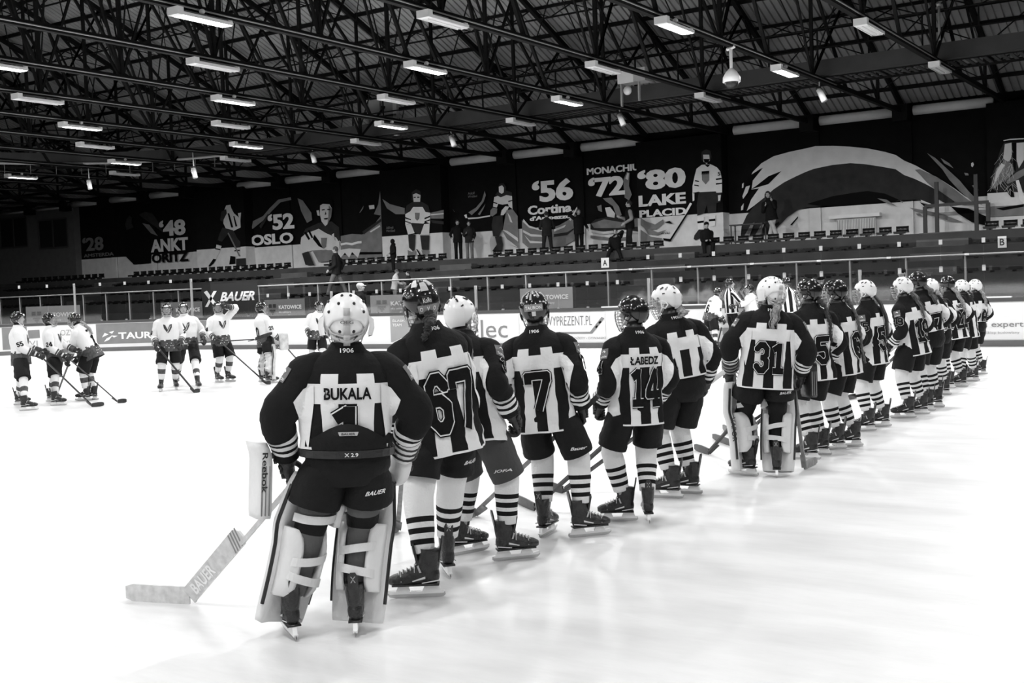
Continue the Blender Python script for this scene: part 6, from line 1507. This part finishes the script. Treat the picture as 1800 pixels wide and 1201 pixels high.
# their sticks
vs = lambda *a, **k: make_stick('hockey_stick', *a, **k)
vs('dark stick with a white blade of visitor number 55', gp(162, 716), glove_world(V55, 1), gp(182, 714), .1, m=m_stickb)
vs('dark stick reaching furthest right of the left visiting trio', gp(207, 709), glove_world(V4, 1), gp(223, 708), .12)
vs('thin dark stick the blond visitor leans on', gp(100, 697), glove_world(VB, -1), gp(92, 699), .1)
vs('dark stick slanting down from visitor number 26', gp(342, 691), glove_world(V26, 1), gp(350, 690), .12)
a, b = glove_world(VH, 1), glove_world(VH, -1); d_ = (b - a).normalized()
vs('stick held level across the thighs of a visitor', b + V((2.0, 0, 0)) * .35 + d_ * .55 - V((0, 0, .0)), a, b + d_ * .75 + V((.9, .0, .10)), .05)
vs('long dark stick slanting right from the saluting visitor', gp(468, 676), glove_world(VS, 1), gp(477, 676), .1)
vs('dark stick of the visiting goalkeeper pointing right', gp(545, 660), glove_world(VG, 1), gp(556, 660), .1)
vs('short visible stick of the visitor behind the near goalkeeper', gp(568, 632), glove_world(VW, 1), gp(578, 632), .15)
vs('stick standing upright by the boards in the hand of visitor number 6', gp(1259, 615), glove_world(VC, 1), gp(1253, 614), .05)
# ================================================================ REFEREES AND SPECTATORS
def ref_jersey(F, seed):
    mb = MB(); angs = [2 * pi * i / 32 - pi + .001 for i in range(32)]; rg, zs = torso_rings(.90, angs, wr=.010, seed=seed)
    mb.rings(rg, m_white, cap=False, mf=lambda i, j: m_black if (j // 2) % 2 and zs[i] > .92 else m_white)
    for sx in (-1, 1):
        o = len(mb.f); sleeve(mb, F, sx, m_white, .076, .066, .05, [(0, .03, m_black)], .008, 16)
        k = mb.mi(m_black)
        for q in range(o, len(mb.f)):
            if ((q - o) % 16) // 2 % 2: mb.m[q] = k
    xf(mb, F.J['U']); mb.build('striped_shirt', F.root, True)
def trousers(F, m, wide=1.0, low=.05):
    mb = MB(); J = F.J; P = J['U'] @ V((0, 0, .97)); k0 = len(mb.v)
    stube(mb, [(0, 0, 1.05, .155, .11), (0, 0, .96, .17, .125), (0, 0, .87, .165, .125), (0, 0, .82, .10, .09)], m, 16, 3)
    for i in range(k0, len(mb.v)): mb.v[i] = mb.v[i] + V((P.x, P.y, P.z - .97))
    for sx in (-1, 1):
        h, k, a = V(J['hip'][sx]), V(J['kn'][sx]), V(J['an'][sx])
        stube(mb, [(*h, .095), (*lerp(h, k, .5), .088 * wide), (*k, .075 * wide), (*lerp(k, a, .5), .07 * wide), (*(a - V((0, 0, low))), .07 * wide)], m, 14, 4, wr=.008)
    mb.build('trousers', F.root, True)
def referee(label, seed, **k):
    F = pose(**k); tag(F.root, label, 'person'); add_body(F, .014, True); ref_jersey(F, seed); trousers(F, m_pants, 1.15, .0); skates(F, True); helmet(F, 'black', False, True); add_eyes(F); return F
referee('referee in a black and white striped shirt facing right by the boards', 50, feet=[(1279, 613), (1293, 613)], top=489, phi=-72, head=(-10, 0), footyaw=(0, 0), wx=1286, hx=1282, hands={-1: (-.05, .46, 1.18), 1: (.16, .44, 1.16)})
referee('referee in a striped shirt seen between goalkeeper 31 and number 5', 51, feet=[(1384, 613), (1394, 613)], top=487, phi=35, head=(40, 0), footyaw=(0, 0), wx=1388, hx=1383, hands={-1: (-.24, .3, 1.05), 1: (.24, .28, 1.05)})
CL = {k: mat('cloth_' + k, g, .8, .3, 30, .25, spec=.15) for k, g in dict(black=.008, dark=.02, grey=.16, jeans=.14, light=.5, pale=.3).items()}
def civ(label, jacket='black', legs='black', hat='hair', hood=False, long_hair=False, sleeve_m=None, bag=False, cap=None, seed=1, coat=.80, **k):
    F = pose(lift=0.0, stand=k.pop('stand', 1.745), **k); tag(F.root, label, 'person'); add_body(F, .013, True); add_eyes(F); J = F.J; jm = CL[jacket]
    mb = MB(); angs = [2 * pi * i / 20 - pi for i in range(20)]; rg, zs = torso_rings(coat, angs, kw=.92, kd=.95, step=.035, wr=.012, seed=seed); mb.rings(rg, jm, cap=False)
    sm = CL[sleeve_m] if sleeve_m else jm
    for sx in (-1, 1): sleeve(mb, F, sx, sm, .074, .062, .045, None, .010, 12, tip=.0)
    if hood:
        mb.ball((0, -.09, 1.50), (.10, .055, .075), jm, 12, 8)
    xf(mb, J['U']); mb.build('jacket', F.root, True); trousers(F, CL[legs], 1.0, .04)
    for sx in (-1, 1):
        a, f = V(J['an'][sx]), J['foot'][sx]; mb = MB(); stube(mb, [(*(a - f * .055 - V((0, 0, .045))), .03, .034), (*(a - V((0, 0, .04))), .042, .040), (*(a + f * .09 - V((0, 0, .048))), .043, .032), (*(a + f * .17 - V((0, 0, .055))), .03, .022)], m_padk, 10, 3); mb.build('shoe', F.root, True)
    H = J['H']; mb = MB(); hm = {'hair': m_haird, 'brown': m_hairm}.get(hat, m_haird)
    if hat == 'hood': mb.ball((0, -.015, .0), (.112, .118, .135), jm, 16, 12); nm = 'hood'; 
    elif hat == 'cap': mb.ball((0, -.01, .045), (.092, .112, .085), CL[cap or 'black'], 14, 10); mb.tube([(-.05, .09, .045), (0, .15, .04), (.05, .09, .045)], .014, CL[cap or 'black'], 6); nm = 'cap'
    elif hat == 'bobble': mb.ball((0, -.01, .05), (.095, .112, .10), CL['pale'], 14, 10); mb.ball((0, -.02, .165), .035, CL['pale'], 8, 6); nm = 'hat'
    else: mb.ball((0, -.018, .03), (.086, .100, .10), hm, 14, 10); nm = 'hair'
    xf(mb, H); mb.build(nm, F.root, True)

    if long_hair:
        mb = MB(); 
        for sx in (-1, 1): stube(mb, [(sx * .07, .0, .05, .03), (sx * .095, -.02, -.08, .038), (sx * .10, .01, -.2, .035), (sx * .09, .03, -.32, .02)], hm, 8, 4)
        stube(mb, [(0, -.09, .05, .05), (0, -.11, -.1, .07, .04), (0, -.12, -.25, .06, .03)], hm, 10, 4); xf(mb, H); mb.build('long_hair', F.root, True)
    return F
TW = 2.98          # walkway at the top of the stands
civ('woman with long dark hair and pale jeans leaning by the arch mural', 'black', 'light', 'hair', long_hair=True, at=(1357, 40.3, TW), top=335, phi=178, head=(-10, 0), lf=((.10, .0), (-.22, .15)), footyaw=(-10, 25), hx=1350, hands={-1: (-.10, .22, 1.42), 1: (.14, .20, 1.30)}, seed=61)
civ('spectator in dark jacket with raised arm under the MONACHIUM lettering', 'black', 'dark', 'hair', sleeve_m='pale', at=(1108, 40.3, TW), top=352, phi=95, head=(0, 0), lf=((-.12, .0), (.14, .1)), hands={-1: (-.26, .2, .98), 1: (.1, .3, 1.2)}, seed=62)
civ('spectator in black standing left of the MONACHIUM mural, arm bent out', 'black', 'black', 'brown', at=(1018, 40.3, TW), top=367, phi=200, head=(0, 0), hands={-1: (-.34, .1, 1.0), 1: (.30, .16, 1.66)}, seed=63)
civ('spectator with a white printed jacket back in front of the Cortina lettering', 'dark', 'dark', 'hair', at=(962, 40.3, TW), top=371, phi=10, head=(0, 10), hands={-1: (-.2, .25, 1.1), 1: (.2, .25, 1.1)}, lf=((-.18, 0), (.18, 0)), seed=64)
civ('taller of two spectators standing left of the player mural, in black coat', 'black', 'black', 'hair', at=(805, 40.3, TW), top=386, phi=185, hands={-1: (-.18, .2, 1.15), 1: (.28, .08, 1.0)}, seed=65)
civ('spectator in light trousers standing left of the player mural', 'dark', 'grey', 'hair', at=(825, 40.2, TW), top=388, phi=175, hands={-1: (-.2, .1, .95), 1: (.12, .26, 1.2)}, seed=66)
civ('seated spectator in black, hand to face, above the A sign', 'black', 'black', 'hair', stand=1.33, at=(1079, 38.95, 2.54), top=400, phi=170, pelvis=(0, -.40, -.42), lf=((-.30, .06), (.30, .04)), hands={-1: (-.10, .26, 1.48), 1: (.2, .3, 1.0)}, seed=67)
civ('seated spectator in black cap bending over a phone near the tall player mural', 'black', 'black', 'cap', cap='black', stand=1.31, at=(1245, 38.95, 2.54), top=389, phi=190, pelvis=(0, -.40, -.42), U_lean=12, head=(0, -20), lf=((-.12, .04), (.14, .02)), hands={-1: (-.08, .34, 1.15), 1: (.08, .34, 1.15)}, seed=68)
civ('adult in dark jacket walking down the stand stairs, behind the near goalkeeper', 'dark', 'grey', 'brown', at=(589, 36.95, 1.66), top=433, phi=75, lf=((-.1, .32), (.1, -.32)), hands={-1: (-.25, .2, .95), 1: (.25, -.1, .95)}, seed=69)
civ('child in a dark hooded coat on the steps above the spotted helmet', 'black', 'black', 'hood', hood=True, at=(690, 38.65, 2.54), top=420, phi=100, hands={-1: (-.2, .2, 1.0), 1: (.2, .2, 1.0)}, seed=70)
civ('spectator in a pale padded jacket bending behind the rail', 'light', 'pale', 'brown', at=(690, 36.0, 1.2), top=473, phi=-80, U_lean=10, hands={-1: (-.1, .4, 1.1), 1: (.1, .4, 1.1)}, seed=71)
civ('spectator in a dark jacket next to the one in pale jacket behind the rail', 'dark', 'dark', 'hair', at=(715, 36.1, 1.2), top=476, phi=100, hands={-1: (-.1, .3, 1.1), 1: (.1, .3, 1.1)}, seed=72)
civ('person in white cap standing behind the glass left of the spotted helmet', 'black', 'black', 'cap', cap='light', at=(629, 29.4, 0), top=497, phi=-100, seed=73)
civ('person in black cap behind the glass above number 19', 'black', 'black', 'cap', at=(1584, 29.2, 0), top=470, phi=150, seed=74)
civ('person in black cap behind the glass above numbers 5 and 6', 'black', 'black', 'cap', at=(1441, 29.2, 0), top=483, phi=-20, seed=75)
